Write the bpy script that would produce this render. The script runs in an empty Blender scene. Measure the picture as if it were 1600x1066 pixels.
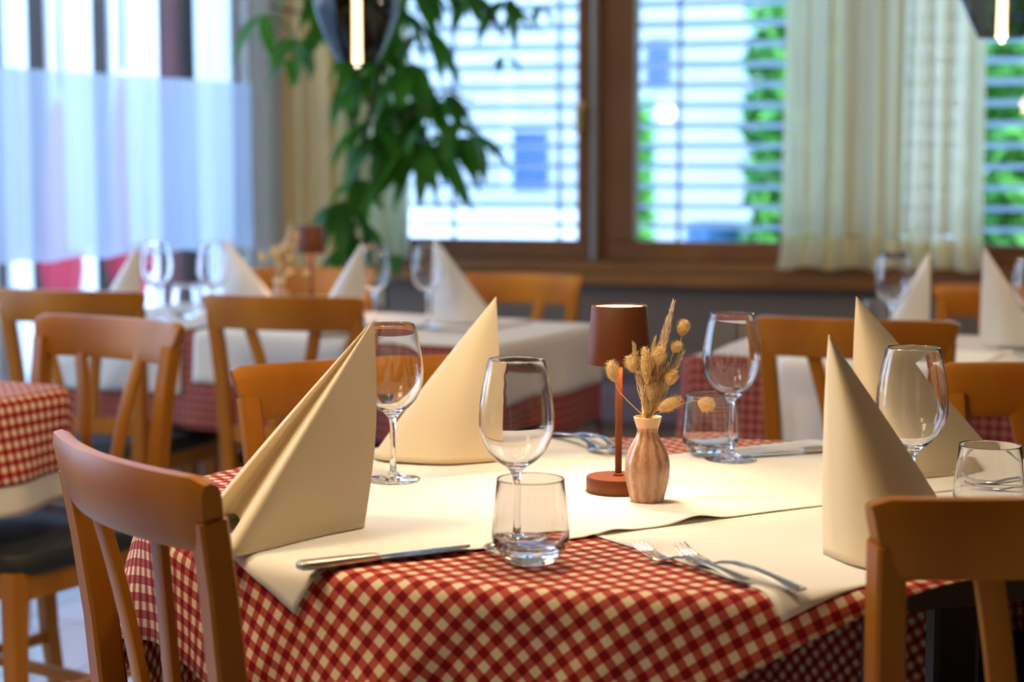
import bpy, math, random
import numpy as np
from mathutils import Vector, Matrix
random.seed(7)
PI = math.pi
scn = bpy.context.scene
C = scn.collection

# ------------------------------------------------------------------ camera
F = 2800.0
EYE = Vector((0, 0, 1.187))
TH = math.atan(281 / F)
cam = bpy.data.cameras.new('camera'); camo = bpy.data.objects.new('camera', cam); C.objects.link(camo)
camo.location = EYE; camo.rotation_euler = (PI / 2 - TH, 0, 0)
cam.sensor_width = 36; cam.lens = F * 36 / 1600; cam.clip_start = .05; cam.clip_end = 200
cam.dof.use_dof = True; cam.dof.focus_distance = 2.24; cam.dof.aperture_fstop = 3.3
scn.camera = camo

def ray(px, py):
    u = (px - 800) / F; v = (533 - py) / F
    return Vector((u, math.cos(TH) + v * math.sin(TH), v * math.cos(TH) - math.sin(TH)))
def at(px, py, z=.752):
    d = ray(px, py); return EYE + d * ((z - EYE.z) / d.z)
def atY(px, py, Y):
    d = ray(px, py); return EYE + d * (Y / d.y)

# ------------------------------------------------------------------ world, light, exposure
w = bpy.data.worlds.new('world'); scn.world = w; w.use_nodes = True
nt = w.node_tree; bgn = nt.nodes['Background']
tc = nt.nodes.new('ShaderNodeTexCoord'); sp = nt.nodes.new('ShaderNodeSeparateXYZ'); rp = nt.nodes.new('ShaderNodeValToRGB')
nt.links.new(tc.outputs['Generated'], sp.inputs[0]); nt.links.new(sp.outputs['Z'], rp.inputs[0]); nt.links.new(rp.outputs[0], bgn.inputs[0])
rp.color_ramp.elements[0].color = (.72, .86, 1, 1); rp.color_ramp.elements[1].color = (.30, .55, 1, 1); rp.color_ramp.elements[1].position = .7
bgn.inputs[1].default_value = 6.0
scn.view_settings.view_transform = 'Standard'; scn.view_settings.look = 'None'
scn.view_settings.exposure = 0.0; scn.view_settings.gamma = 1
cy = scn.cycles
cy.max_bounces = 12; cy.transparent_max_bounces = 24; cy.transmission_bounces = 12; cy.diffuse_bounces = 4; cy.glossy_bounces = 6
cy.use_denoising = True; cy.sample_clamp_indirect = 8; cy.blur_glossy = .6; cy.caustics_reflective = False

def lamp(kind, name, loc, power, color, size=.1, rot=None, **kw):
    l = bpy.data.lights.new(name, kind); l.energy = power; l.color = color
    if kind == 'AREA': l.size = size
    elif kind == 'SUN': l.angle = size
    else: l.shadow_soft_size = size
    for k, v in kw.items(): setattr(l, k, v)
    o = bpy.data.objects.new(name, l); C.objects.link(o); o.location = loc
    if rot: o.rotation_euler = rot
    return o
lamp('SUN', 'sun', (0, 0, 9), 4.5, (1, .96, .9), .02, (math.radians(31), 0, math.radians(38)))
WARM = (1, .76, .44)
# added warm fill lights below the ceiling, without fixtures, to brighten tables and napkins
for (x, y, p) in ((-1.6, .6, 9), (-1.15, 1.78, 32), (-.3, 3.1, 4), (1.6, 3.6, 5), (-2, 4.6, 6)):
    lamp('AREA', 'warm_fill_light', (x, y, 2.5), p, WARM, .5)

# ------------------------------------------------------------------ materials
def new_mat(name):
    m = bpy.data.materials.new(name); m.use_nodes = True
    return m, m.node_tree, m.node_tree.nodes['Principled BSDF']
def mat(name, col, rough=.6, metal=0, noise=.0, scale=8, bump=0, bscale=60, coat=0, stretch=(1, 1, 1), col2=None, spec=None, **inp):
    m, t, b = new_mat(name)
    b.inputs['Base Color'].default_value = (*col, 1); b.inputs['Roughness'].default_value = rough; b.inputs['Metallic'].default_value = metal
    if coat: b.inputs['Coat Weight'].default_value = coat; b.inputs['Coat Roughness'].default_value = .2
    if spec is not None: b.inputs['Specular IOR Level'].default_value = spec
    tc = t.nodes.new('ShaderNodeTexCoord'); mp = t.nodes.new('ShaderNodeMapping'); mp.inputs['Scale'].default_value = stretch
    t.links.new(tc.outputs['Object'], mp.inputs[0])
    n = t.nodes.new('ShaderNodeTexNoise'); n.inputs['Scale'].default_value = scale; n.inputs['Detail'].default_value = 5
    t.links.new(mp.outputs[0], n.inputs['Vector'])
    mx = t.nodes.new('ShaderNodeMix'); mx.data_type = 'RGBA'
    c2 = col2 or tuple(max(0, c * (1 - noise)) for c in col)
    mx.inputs[6].default_value = (*col, 1); mx.inputs[7].default_value = (*c2, 1)
    r = t.nodes.new('ShaderNodeMapRange'); r.inputs[1].default_value = .35; r.inputs[2].default_value = .65
    t.links.new(n.outputs[0], r.inputs[0]); t.links.new(r.outputs[0], mx.inputs[0]); t.links.new(mx.outputs[2], b.inputs['Base Color'])
    if bump:
        n2 = t.nodes.new('ShaderNodeTexNoise'); n2.inputs['Scale'].default_value = bscale; n2.inputs['Detail'].default_value = 3
        t.links.new(tc.outputs['Object'], n2.inputs['Vector'])
        bp = t.nodes.new('ShaderNodeBump'); bp.inputs['Strength'].default_value = bump; bp.inputs['Distance'].default_value = .002
        t.links.new(n2.outputs[0], bp.inputs['Height']); t.links.new(bp.outputs[0], b.inputs['Normal'])
    for k, v in inp.items(): b.inputs[k.replace('_', ' ')].default_value = v
    return m
M = {}
M['wood'] = mat('chair_wood', (.44, .165, .012), .36, noise=.3, scale=5, stretch=(1, 1, .25), coat=.0, col2=(.30, .095, .006), spec=.22)
M['trimwood'] = mat('window_wood', (.27, .105, .022), .42, scale=4, stretch=(1, 1, .3), col2=(.17, .058, .012), coat=.15)
M['sillwood'] = mat('sill_wood', (.32, .135, .022), .4, scale=4, stretch=(.3, 1, 1), col2=(.18, .065, .011), coat=.2)
M['seat'] = mat('black_upholstery', (.006, .007, .010), .6, noise=.3, scale=30, bump=.15, bscale=300)
M['table'] = mat('table_wood', (.02, .010, .006), .5, noise=.4)
M['iron'] = mat('black_iron', (.012, .012, .013), .5, metal=.3, noise=.2)
M['rust'] = mat('rust_lacquer', (.105, .028, .007), .5, spec=.2, noise=.12, scale=40, bump=.03, bscale=400)
M['wall'] = mat('grey_plaster', (.19, .155, .13), .85, noise=.08, scale=3, bump=.15)
M['walll'] = mat('grey_wall', (.42, .40, .37), .85, noise=.06, scale=3, bump=.1)
M['beige'] = mat('beige_plaster', (.72, .56, .32), .85, noise=.06, scale=3, bump=.1)
M['cream'] = mat('cream_ceiling', (.62, .50, .36), .9, noise=.05)
M['darkwall'] = mat('dark_wall', (.22, .15, .09), .8, noise=.2)
M['steel'] = mat('steel', (.62, .62, .64), .16, metal=1, noise=.05)
M['steelmatt'] = mat('matt_steel', (.62, .58, .52), .42, metal=1, noise=.1, scale=60)
M['bench'] = mat('mauve_upholstery', (.17, .12, .14), .8, noise=.15, bump=.1)
M['brass'] = mat('brass', (.55, .42, .22), .3, metal=1)
M['alu'] = mat('grey_aluminium', (.30, .27, .24), .5, metal=.4)
M['slat'] = mat('pale_blue_slat', (.56, .66, .74), .5, noise=.03)
M['leaf'] = mat('leaf_green', (.045, .17, .014), .45, scale=6, col2=(.014, .07, .008), coat=.0, spec=.3)
M['leaf'].node_tree.nodes['Principled BSDF'].inputs['Subsurface Weight'].default_value = 0
M['bark'] = mat('bark', (.06, .042, .022), .8, noise=.4, bump=.4)
M['straw'] = mat('straw', (.95, .78, .48), .8, noise=.3, scale=60)
M['seed'] = mat('bunny_tail', (1.0, .80, .46), .9, noise=.25, scale=90)
M['pampas'] = mat('pampas', (.95, .80, .62), .9, noise=.25, scale=90)
for k_ in ('straw', 'seed', 'pampas'):   # thin dry grass lets light through
    t_ = M[k_].node_tree; b_ = t_.nodes['Principled BSDF']; r_ = t_.nodes.new('ShaderNodeBsdfTranslucent'); r_.inputs[0].default_value = b_.inputs['Base Color'].default_value
    x_ = t_.nodes.new('ShaderNodeMixShader'); x_.inputs[0].default_value = .4
    t_.links.new(b_.outputs[0], x_.inputs[1]); t_.links.new(r_.outputs[0], x_.inputs[2]); t_.links.new(x_.outputs[0], t_.nodes['Material Output'].inputs[0])
M['pot'] = mat('dark_pot', (.03, .022, .02), .5, noise=.2)

def cloth_mat(name, base, gingham=False, sheen=.0, dark=(.23, .003, .008), mid=(.50, .085, .06), period=.0212, trans=.0):
    m, t, b = new_mat(name)
    b.inputs['Roughness'].default_value = .85; b.inputs['Specular IOR Level'].default_value = .25
    b.inputs['Base Color'].default_value = (*base, 1)
    tc = t.nodes.new('ShaderNodeTexCoord')
    if gingham:
        s = t.nodes.new('ShaderNodeSeparateXYZ'); t.links.new(tc.outputs['UV'], s.inputs[0])
        outs = []
        for ax in 'XY':
            a = t.nodes.new('ShaderNodeMath'); a.operation = 'MULTIPLY'; a.inputs[1].default_value = 1 / period; t.links.new(s.outputs[ax], a.inputs[0])
            f = t.nodes.new('ShaderNodeMath'); f.operation = 'FRACT'; t.links.new(a.outputs[0], f.inputs[0])
            g = t.nodes.new('ShaderNodeMath'); g.operation = 'PINGPONG'; g.inputs[1].default_value = .5; t.links.new(f.outputs[0], g.inputs[0])
            h = t.nodes.new('ShaderNodeMapRange'); h.inputs[1].default_value = .235; h.inputs[2].default_value = .265; t.links.new(g.outputs[0], h.inputs[0])
            outs.append(h)
        ad = t.nodes.new('ShaderNodeMath'); ad.operation = 'ADD'; t.links.new(outs[0].outputs[0], ad.inputs[0]); t.links.new(outs[1].outputs[0], ad.inputs[1])
        dv = t.nodes.new('ShaderNodeMath'); dv.operation = 'MULTIPLY'; dv.inputs[1].default_value = .5; t.links.new(ad.outputs[0], dv.inputs[0])
        r = t.nodes.new('ShaderNodeValToRGB'); e = r.color_ramp.elements
        e[0].color = (*base, 1); e[1].color = (*dark, 1); k = r.color_ramp.elements.new(.5); k.color = (*mid, 1)
        t.links.new(dv.outputs[0], r.inputs[0]); t.links.new(r.outputs[0], b.inputs['Base Color'])
    n = t.nodes.new('ShaderNodeTexNoise'); n.inputs['Scale'].default_value = 700; n.inputs['Detail'].default_value = 2
    t.links.new(tc.outputs['UV' if gingham else 'Object'], n.inputs['Vector'])
    n2 = t.nodes.new('ShaderNodeTexNoise'); n2.inputs['Scale'].default_value = 9; n2.inputs['Detail'].default_value = 2
    t.links.new(tc.outputs['Object'], n2.inputs['Vector'])
    m2 = t.nodes.new('ShaderNodeMath'); m2.operation = 'MULTIPLY_ADD'; m2.inputs[1].default_value = .03
    t.links.new(n.outputs[0], m2.inputs[0]); t.links.new(n2.outputs[0], m2.inputs[2])
    bp = t.nodes.new('ShaderNodeBump'); bp.inputs['Strength'].default_value = .35; bp.inputs['Distance'].default_value = .006
    t.links.new(m2.outputs[0], bp.inputs['Height']); t.links.new(bp.outputs[0], b.inputs['Normal'])
    if trans:
        tr = t.nodes.new('ShaderNodeBsdfTranslucent'); tr.inputs[0].default_value = (*base, 1)
        mx = t.nodes.new('ShaderNodeMixShader'); mx.inputs[0].default_value = trans
        o = t.nodes['Material Output']; t.links.new(b.outputs[0], mx.inputs[1]); t.links.new(tr.outputs[0], mx.inputs[2]); t.links.new(mx.outputs[0], o.inputs[0])
    return m
M['gingham'] = cloth_mat('red_gingham', (.80, .66, .46), True)
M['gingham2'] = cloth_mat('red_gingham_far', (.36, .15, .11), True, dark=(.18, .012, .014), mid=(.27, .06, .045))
M['linen'] = cloth_mat('white_linen', (.86, .82, .77))
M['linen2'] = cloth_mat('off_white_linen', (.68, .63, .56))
M['napkin'] = cloth_mat('cream_napkin', (.88, .75, .53), trans=.12)
M['napkin2'] = cloth_mat('white_napkin', (.90, .88, .86), trans=.25)

def sheer(name, col, opacity, trans=.6, see=(1, 1, 1)):
    m = bpy.data.materials.new(name); m.use_nodes = True; t = m.node_tree; t.nodes.clear()
    o = t.nodes.new('ShaderNodeOutputMaterial'); d = t.nodes.new('ShaderNodeBsdfDiffuse'); tr = t.nodes.new('ShaderNodeBsdfTranslucent'); tp = t.nodes.new('ShaderNodeBsdfTransparent')
    d.inputs[0].default_value = (*col, 1); tr.inputs[0].default_value = (*col, 1); tp.inputs[0].default_value = (*see, 1)
    a = t.nodes.new('ShaderNodeMixShader'); a.inputs[0].default_value = trans
    b = t.nodes.new('ShaderNodeMixShader'); b.inputs[0].default_value = opacity
    tcn = t.nodes.new('ShaderNodeTexCoord'); n = t.nodes.new('ShaderNodeTexNoise'); n.inputs['Scale'].default_value = 400
    r = t.nodes.new('ShaderNodeMapRange'); r.inputs[3].default_value = opacity - .1; r.inputs[4].default_value = min(1, opacity + .1)
    t.links.new(tcn.outputs['Object'], n.inputs['Vector']); t.links.new(n.outputs[0], r.inputs[0]); t.links.new(r.outputs[0], b.inputs[0])
    t.links.new(d.outputs[0], a.inputs[1]); t.links.new(tr.outputs[0], a.inputs[2])
    t.links.new(tp.outputs[0], b.inputs[1]); t.links.new(a.outputs[0], b.inputs[2]); t.links.new(b.outputs[0], o.inputs[0])
    return m
M['sheer_cream'] = sheer('cream_voile', (.95, .86, .55), .94, .82)
M['sheer_band'] = sheer('cream_hem', (.96, .80, .42), .97, .78)
M['sheer_green'] = sheer('pale_green_voile', (.86, .86, .56), .84, .8)
M['sheer_blue'] = sheer('white_voile', (.56, .62, .74), .80, .58)
M['sheer_strip'] = sheer('bright_voile', (.92, .94, .96), .8, .85)
M['drape'] = sheer('grey_drape', (.62, .60, .53), .97, .25)
M['drape_beige'] = sheer('beige_drape', (.88, .64, .30), .98, .25)

def thin_glass(name, tint=(1, 1, 1), refl=.9):
    m = bpy.data.materials.new(name); m.use_nodes = True; t = m.node_tree; t.nodes.clear()
    o = t.nodes.new('ShaderNodeOutputMaterial'); tp = t.nodes.new('ShaderNodeBsdfTransparent'); g = t.nodes.new('ShaderNodeBsdfGlossy')
    tp.inputs[0].default_value = (*tint, 1); g.inputs['Roughness'].default_value = .03; g.inputs[0].default_value = (refl, refl, refl, 1)
    lw = t.nodes.new('ShaderNodeLayerWeight'); lw.inputs[0].default_value = .5; pw = t.nodes.new('ShaderNodeMath'); pw.operation = 'POWER'; pw.inputs[1].default_value = 5
    fr = t.nodes.new('ShaderNodeMath'); fr.operation = 'MULTIPLY_ADD'; fr.inputs[1].default_value = .94; fr.inputs[2].default_value = .04
    t.links.new(lw.outputs['Facing'], pw.inputs[0]); t.links.new(pw.outputs[0], fr.inputs[0]); mx = t.nodes.new('ShaderNodeMixShader')
    t.links.new(fr.outputs[0], mx.inputs[0]); t.links.new(tp.outputs[0], mx.inputs[1]); t.links.new(g.outputs[0], mx.inputs[2]); t.links.new(mx.outputs[0], o.inputs[0])
    return m
M['pane'] = thin_glass('window_glass', (.95, .98, 1), .3)
M['smoke'] = thin_glass('smoked_glass', (.30, .27, .27))
def glass(name, col=(1, 1, 1)):
    m = bpy.data.materials.new(name); m.use_nodes = True; t = m.node_tree; t.nodes.clear()
    o = t.nodes.new('ShaderNodeOutputMaterial'); g = t.nodes.new('ShaderNodeBsdfGlass'); g.inputs['IOR'].default_value = 1.47
    g.inputs['Roughness'].default_value = 0; g.inputs[0].default_value = (*col, 1); t.links.new(g.outputs[0], o.inputs[0]); return m
M['glass'] = glass('clear_glass', (.985, .99, 1))
def emis(name, col, s):
    m, t, b = new_mat(name); b.inputs['Base Color'].default_value = (*col, 1)
    b.inputs['Emission Color'].default_value = (*col, 1); b.inputs['Emission Strength'].default_value = s; return m
M['filament'] = emis('filament', (1, .72, .40), 14)
M['lampglow'] = emis('lamp_diffuser', (1, .74, .46), 3.2)
# exterior
M['ext_white'] = mat('white_render', (.85, .88, .92), .8, noise=.03)
M['ext_bld'] = mat('blue_grey_plaster', (.46, .50, .52), .8, noise=.2, scale=.6)
M['ext_blue'] = mat('blue_grey_render', (.50, .60, .74), .8, noise=.06, scale=2)
M['ext_dark'] = mat('dark_panel', (.018, .009, .008), .6, noise=.3, scale=3)
M['ext_red'] = mat('dark_red_panel', (.06, .010, .012), .6, noise=.2, scale=3)
M['ext_pink'] = mat('red_parasol_cloth', (.42, .03, .06), .8, noise=.1)
M['ext_grey'] = mat('mid_grey_render', (.085, .08, .085), .8, noise=.1, scale=2)
M['ext_ground'] = mat('pale_paving', (.62, .66, .72), .8, noise=.05)
M['hedge'] = mat('hedge_green', (.14, .46, .06), .6, scale=9, col2=(.05, .25, .02))
M['bluecar'] = mat('blue_paint', (.08, .22, .45), .25, metal=.2, noise=.05)
M['winblue'] = mat('far_window_glass', (.06, .12, .25), .2, noise=.2)
def floor_mat():
    m, t, b = new_mat('pale_floor_tiles')
    tc = t.nodes.new('ShaderNodeTexCoord'); br = t.nodes.new('ShaderNodeTexBrick'); mp = t.nodes.new('ShaderNodeMapping')
    mp.inputs['Rotation'].default_value = (0, 0, .45)
    br.offset = 0; br.inputs['Scale'].default_value = 1; br.inputs['Brick Width'].default_value = .45; br.inputs['Row Height'].default_value = .45
    br.inputs['Mortar Size'].default_value = .004; br.inputs['Color1'].default_value = (.66, .68, .71, 1); br.inputs['Color2'].default_value = (.61, .63, .66, 1)
    br.inputs['Mortar'].default_value = (.28, .27, .27, 1)
    t.links.new(tc.outputs['Object'], mp.inputs[0]); t.links.new(mp.outputs[0], br.inputs['Vector']); t.links.new(br.outputs[0], b.inputs['Base Color'])
    b.inputs['Roughness'].default_value = .22; return m
M['floor'] = floor_mat()
def vase_mat():
    m, t, b = new_mat('ribbed_vase_glaze')
    at_ = t.nodes.new('ShaderNodeTexCoord'); s = t.nodes.new('ShaderNodeSeparateXYZ'); t.links.new(at_.outputs['UV'], s.inputs[0])
    n = t.nodes.new('ShaderNodeTexNoise'); n.inputs['Scale'].default_value = 6; t.links.new(at_.outputs['UV'], n.inputs['Vector'])
    w_ = t.nodes.new('ShaderNodeTexWave'); w_.inputs['Scale'].default_value = 3.6; w_.inputs['Distortion'].default_value = 2.2; w_.inputs['Detail Scale'].default_value = 3
    t.links.new(at_.outputs['UV'], w_.inputs['Vector'])
    r = t.nodes.new('ShaderNodeValToRGB'); e = r.color_ramp.elements; e[0].color = (.36, .17, .085, 1); e[1].color = (.56, .33, .20, 1); e[0].position = .1; e[1].position = .7
    t.links.new(w_.outputs[1], r.inputs[0])
    # pale collar band of the vase, by height
    mx = t.nodes.new('ShaderNodeMix'); mx.data_type = 'RGBA'; mx.inputs[7].default_value = (.85, .60, .36, 1)
    g = t.nodes.new('ShaderNodeMapRange'); g.inputs[1].default_value = .86; g.inputs[2].default_value = .88; t.links.new(s.outputs['Y'], g.inputs[0])
    t.links.new(g.outputs[0], mx.inputs[0]); t.links.new(r.outputs[0], mx.inputs[6]); t.links.new(mx.outputs[2], b.inputs['Base Color'])
    b.inputs['Roughness'].default_value = .25; b.inputs['Coat Weight'].default_value = .5; b.inputs['Subsurface Weight'].default_value = .15
    b.inputs['Subsurface Scale'].default_value = .01
    return m
M['vase'] = vase_mat()

# ------------------------------------------------------------------ mesh helpers
class MB:
    def __init__(s): s.v = []; s.f = []; s.uv = []
    def add(s, vs, fs):
        n = len(s.v); s.v += [tuple(p) for p in vs]; s.f += [tuple(i + n for i in f) for f in fs]; return s
    def box(s, c, d, rz=0, rot=None):
        R = rot or Matrix.Rotation(rz, 3, 'Z'); c = Vector(c)
        vs = [c + R @ Vector((x * d[0] / 2, y * d[1] / 2, z * d[2] / 2)) for x in (-1, 1) for y in (-1, 1) for z in (-1, 1)]
        return s.add(vs, [(0, 1, 3, 2), (4, 6, 7, 5), (0, 4, 5, 1), (2, 3, 7, 6), (0, 2, 6, 4), (1, 5, 7, 3)])
    def loft(s, rings, cap=True, closed=True):
        n = len(rings[0]); vs = [p for r in rings for p in r]; fs = []
        m = n if closed else n - 1
        for i in range(len(rings) - 1):
            for j in range(m):
                k = (j + 1) % n
                fs.append((i * n + j, i * n + k, (i + 1) * n + k, (i + 1) * n + j))
        if cap: fs.append(tuple(range(n))[::-1]); fs.append(tuple(range((len(rings) - 1) * n, len(rings) * n)))
        return s.add(vs, fs)
    def tube(s, pts, rs, n=8, up=None, sq=None, cap=True):
        pts = [Vector(p) for p in pts]; rings = []
        if not hasattr(rs, '__len__'): rs = [rs] * len(pts)
        a = None
        for i, p in enumerate(pts):
            d = (pts[min(i + 1, len(pts) - 1)] - pts[max(i - 1, 0)]).normalized()
            if a is None:
                u = Vector(up) if up else (Vector((0, 0, 1)) if abs(d.z) < .9 else Vector((1, 0, 0)))
                a = u
            a = (a - d * a.dot(d)).normalized(); b = d.cross(a)
            if sq:
                wx, wy = sq if not callable(sq) else sq(i)
                c = .22
                pr = [(1 - c, 1), (-(1 - c), 1), (-1, 1 - c), (-1, -(1 - c)), (-(1 - c), -1), (1 - c, -1), (1, -(1 - c)), (1, 1 - c)]
                rings.append([p + b * (x * wx / 2 * rs[i]) + a * (y * wy / 2 * rs[i]) for x, y in pr])
            else:
                rings.append([p + (a * math.cos(t) + b * math.sin(t)) * rs[i] for t in (2 * PI * k / n for k in range(n))])
        return s.loft(rings, cap)
    def lathe(s, prof, n=48, c=(0, 0, 0), ripple=None):
        vs = []; fs = []; c = Vector(c); m = len(prof)
        for (r, z) in prof:
            for k in range(n):
                t = 2 * PI * k / n; rr = r * (1 + (ripple(t, z) if ripple else 0))
                vs.append(c + Vector((rr * math.cos(t), rr * math.sin(t), z)))
        for i in range(m - 1):
            for k in range(n):
                j = (k + 1) % n; fs.append((i * n + k, i * n + j, (i + 1) * n + j, (i + 1) * n + k))
        if prof[0][0] < 1e-3: pass
        return s.add(vs, fs)
    def build(s, name, m, parent=None, loc=(0, 0, 0), rz=0, smooth=True, ang=38, bevel=0, solid=0, subd=0):
        me = bpy.data.meshes.new(name); me.from_pydata(s.v, [], s.f); me.update()
        me.polygons.foreach_set('use_smooth', [smooth] * len(me.polygons))
        if smooth: me.set_sharp_from_angle(angle=math.radians(ang))
        if m is not None: me.materials.append(M[m] if isinstance(m, str) else m)
        o = bpy.data.objects.new(name, me); C.objects.link(o); o.location = loc; o.rotation_euler = (0, 0, rz)
        if parent: o.parent = parent
        if solid: k = o.modifiers.new('thickness', 'SOLIDIFY'); k.thickness = solid; k.offset = 0
        if bevel: k = o.modifiers.new('bevel', 'BEVEL'); k.width = bevel; k.segments = 2; k.limit_method = 'ANGLE'
        if subd: k = o.modifiers.new('sub', 'SUBSURF'); k.levels = k.render_levels = subd
        return o
def clean_lathe(prof):  # weld axis points: tiny radius instead of zero
    return [(max(r, 1e-5), z) for r, z in prof]
def empty(name, loc=(0, 0, 0), rz=0):
    o = bpy.data.objects.new(name, None); C.objects.link(o); o.location = loc; o.rotation_euler = (0, 0, rz); o.empty_display_size = .1; return o
def tag(o, label, cat=None, group=None, kind=None):
    if label: o['label'] = label
    if cat: o['category'] = cat
    if group: o['group'] = group
    if kind: o['kind'] = kind
    return o
def struct(o): o['kind'] = 'structure'; return o
def copy_tree(o, parent=None):
    c = o.copy(); C.objects.link(c)
    if parent: c.parent = parent
    for ch in list(o.children): copy_tree(ch, c)
    return c

# ------------------------------------------------------------------ room
A17 = math.radians(17); EB = Vector((math.cos(A17), -math.sin(A17), 0)); NB = Vector((-math.sin(A17), -math.cos(A17), 0))
YB = 6.6
def s_px(px):
    k = (px - 800) / F; X = k * YB / (1 + math.tan(A17) * k); return X / math.cos(A17)
def bw(s, d, z): # back wall local -> world: s along, d towards the room
    return Vector((0, YB, 0)) + EB * s + NB * d + Vector((0, 0, z))
K = bw(s_px(425), 0, 0)
A62 = math.radians(62); ES = Vector((-math.cos(A62), -math.sin(A62), 0)); NS = Vector((math.sin(A62), -math.cos(A62), 0))
def sw(t, d, z): return K + ES * t + NS * d + Vector((0, 0, z))
def t_px(px):
    k = (px - 800) / F
    # (K.x + ES.x t) = k (K.y + ES.y t)
    return (k * K.y - K.x) / (ES.x - k * ES.y)
def zB(py, px=800):   # height on the back wall at pixel
    s = s_px(px); Y = bw(s, 0, 0).y; return atY(px, py, Y).z
H = 2.6
def wbox(mb, f, a0, a1, d0, d1, z0, z1):
    p = [f(a, d, z) for a in (a0, a1) for d in (d0, d1) for z in (z0, z1)]
    return mb.add(p, [(0, 1, 3, 2), (4, 6, 7, 5), (0, 4, 5, 1), (2, 3, 7, 6), (0, 2, 6, 4), (1, 5, 7, 3)])
sK = s_px(425); S1 = 3.3
corner_r = bw(S1, 0, 0); tEnd = 5.2; pl = sw(tEnd, 0, 0)
b = MB(); b.add([(pl.x - .3, -1.6, 0), (corner_r.x + .5, -1.6, 0), (corner_r.x + .5, corner_r.y - .0, 0), (K.x, K.y, 0), (pl.x - .3, pl.y, 0)] , [(0, 1, 2, 3, 4)])
fl = b.build('floor', 'floor', smooth=False); k = fl.modifiers.new('t', 'SOLIDIFY'); k.thickness = .1; k.offset = -1; struct(fl)
b = MB(); b.add([(pl.x - .4, -1.7, H), (corner_r.x + .6, -1.7, H), (corner_r.x + .6, corner_r.y + .35, H), (K.x, K.y + .2, H), (pl.x - .4, pl.y, H)], [(0, 1, 2, 3, 4)])
ce = b.build('ceiling', 'cream', smooth=False); k = ce.modifiers.new('t', 'SOLIDIFY'); k.thickness = .15; k.offset = 1; struct(ce)
zs0 = zB(440); zs1 = zB(406); zp0 = zB(375)   # sill underside, sill top, pane bottom
sO = s_px(600)
b = MB()
SW = s_px(1358) + 1.1
wbox(b, bw, sK - .05, S1 + .6, -.22, 0, 0, zs0)      # wall below
wbox(b, bw, SW, S1 + .6, -.22, 0, zs0, 2.35)
wbox(b, bw, sK - .05, sO, -.22, 0, zs0, H)      # left pier
wbox(b, bw, sO, S1 + .6, -.22, 0, 2.35, H)
struct(b.build('wall_back', 'wall', smooth=False))
b = MB(); wbox(b, bw, sK, sO, 0, .012, zs0 - .1, H); struct(b.build('trim_1', 'beige', smooth=False))['label'] = 'beige painted pier beside the window'
b = MB(); wbox(b, bw, sO - .0, SW, -.2, .10, zs0, zs0 + .045); wbox(b, bw, sO, SW, -.2, .05, zs0 + .045, zs1)
struct(b.build('trim_2', 'sillwood', smooth=False, bevel=.006))['label'] = 'brown wooden sill below the windows'
# side wall with tall glazing
b = MB()
t0, t1 = t_px(392), 4.3
wbox(b, sw, -.1, t0, -.2, 0, 0, H); wbox(b, sw, t1, tEnd, -.2, 0, 0, H); wbox(b, sw, t0, t1, -.2, 0, 0, .30); wbox(b, sw, t0, t1, -.2, 0, 2.45, H)
struct(b.build('wall_left', 'walll', smooth=False))
b = MB(); b.box((pl.x - .1, (pl.y - 1.6) / 2, H / 2), (.2, pl.y + 1.6, H)); struct(b.build('wall_left_front', 'darkwall', smooth=False))
b = MB(); b.box((corner_r.x + .4, (corner_r.y - 1.6) / 2, H / 2), (.2, corner_r.y + 1.9, H)); struct(b.build('wall_right', 'darkwall', smooth=False))
b = MB(); b.box(((pl.x + corner_r.x) / 2, -1.6, H / 2), (corner_r.x - pl.x + 1, .2, H)); struct(b.build('wall_front', 'darkwall', smooth=False))

# windows: wooden casements in the back wall
def window(name, a0, a1, zt=2.35, stile=.075, hinge=None, label=None, m='trimwood', f=bw, z0=None, z1=None):
    z0 = zs1 if z0 is None else z0; z1 = zp0 if z1 is None else z1
    root = empty(name); struct(root)
    b = MB(); wbox(b, f, a0, a1, -.14, -.05, z0, z1); wbox(b, f, a0, a1, -.14, -.05, zt - .08, zt)
    wbox(b, f, a0, a0 + stile, -.14, -.05, z1, zt - .08); wbox(b, f, a1 - stile, a1, -.14, -.05, z1, zt - .08)
    b.build('frame', m, root, smooth=False, bevel=.005)
    b = MB(); wbox(b, f, a0 + stile - .005, a1 - stile + .005, -.105, -.099, z1 - .005, zt - .075)
    b.build('pane', 'pane', root, smooth=False)
    return root
sA, sB_, sC, sD = s_px(915), s_px(936), s_px(1350), s_px(1350)
st = s_px(915) - s_px(895)
w1 = window('window_1', sO, s_px(915), stile=st)
hb = MB(); hs = s_px(903); hz = zB(180)
hb.add(*(lambda m_: (m_.v, m_.f))(wbox(MB(), bw, hs - .012, hs + .012, -.05, -.035, hz - .05, hz + .05))); hb.tube([bw(hs, -.03, hz + .02), bw(hs, .015, hz + .02), bw(hs + .003, .02, hz - .07)], .009)
hb.build('handle', 'brass', w1)
w2 = window('window_2', s_px(940), s_px(1358), stile=s_px(985) - s_px(940))
w3 = window('window_3', s_px(1358), s_px(1358) + 1.1, stile=s_px(1402) - s_px(1358))
b = MB(); wbox(b, bw, s_px(908), s_px(944), -.16, -.06, zs1, 2.35); wbox(b, bw, s_px(908) - .01, s_px(944) + .01, -.155, -.1, zs1, 2.35)
struct(b.build('trim_3', 'trimwood', smooth=False))
b = MB(); b.tube([bw(s_px(925), -.035, zB(418)), bw(s_px(925), -.035, 2.35)], .017, 10)
tag(b.build('blind_crank_rod', 'alu'), 'thin grey vertical rod between the two casements', 'rod')

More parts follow.
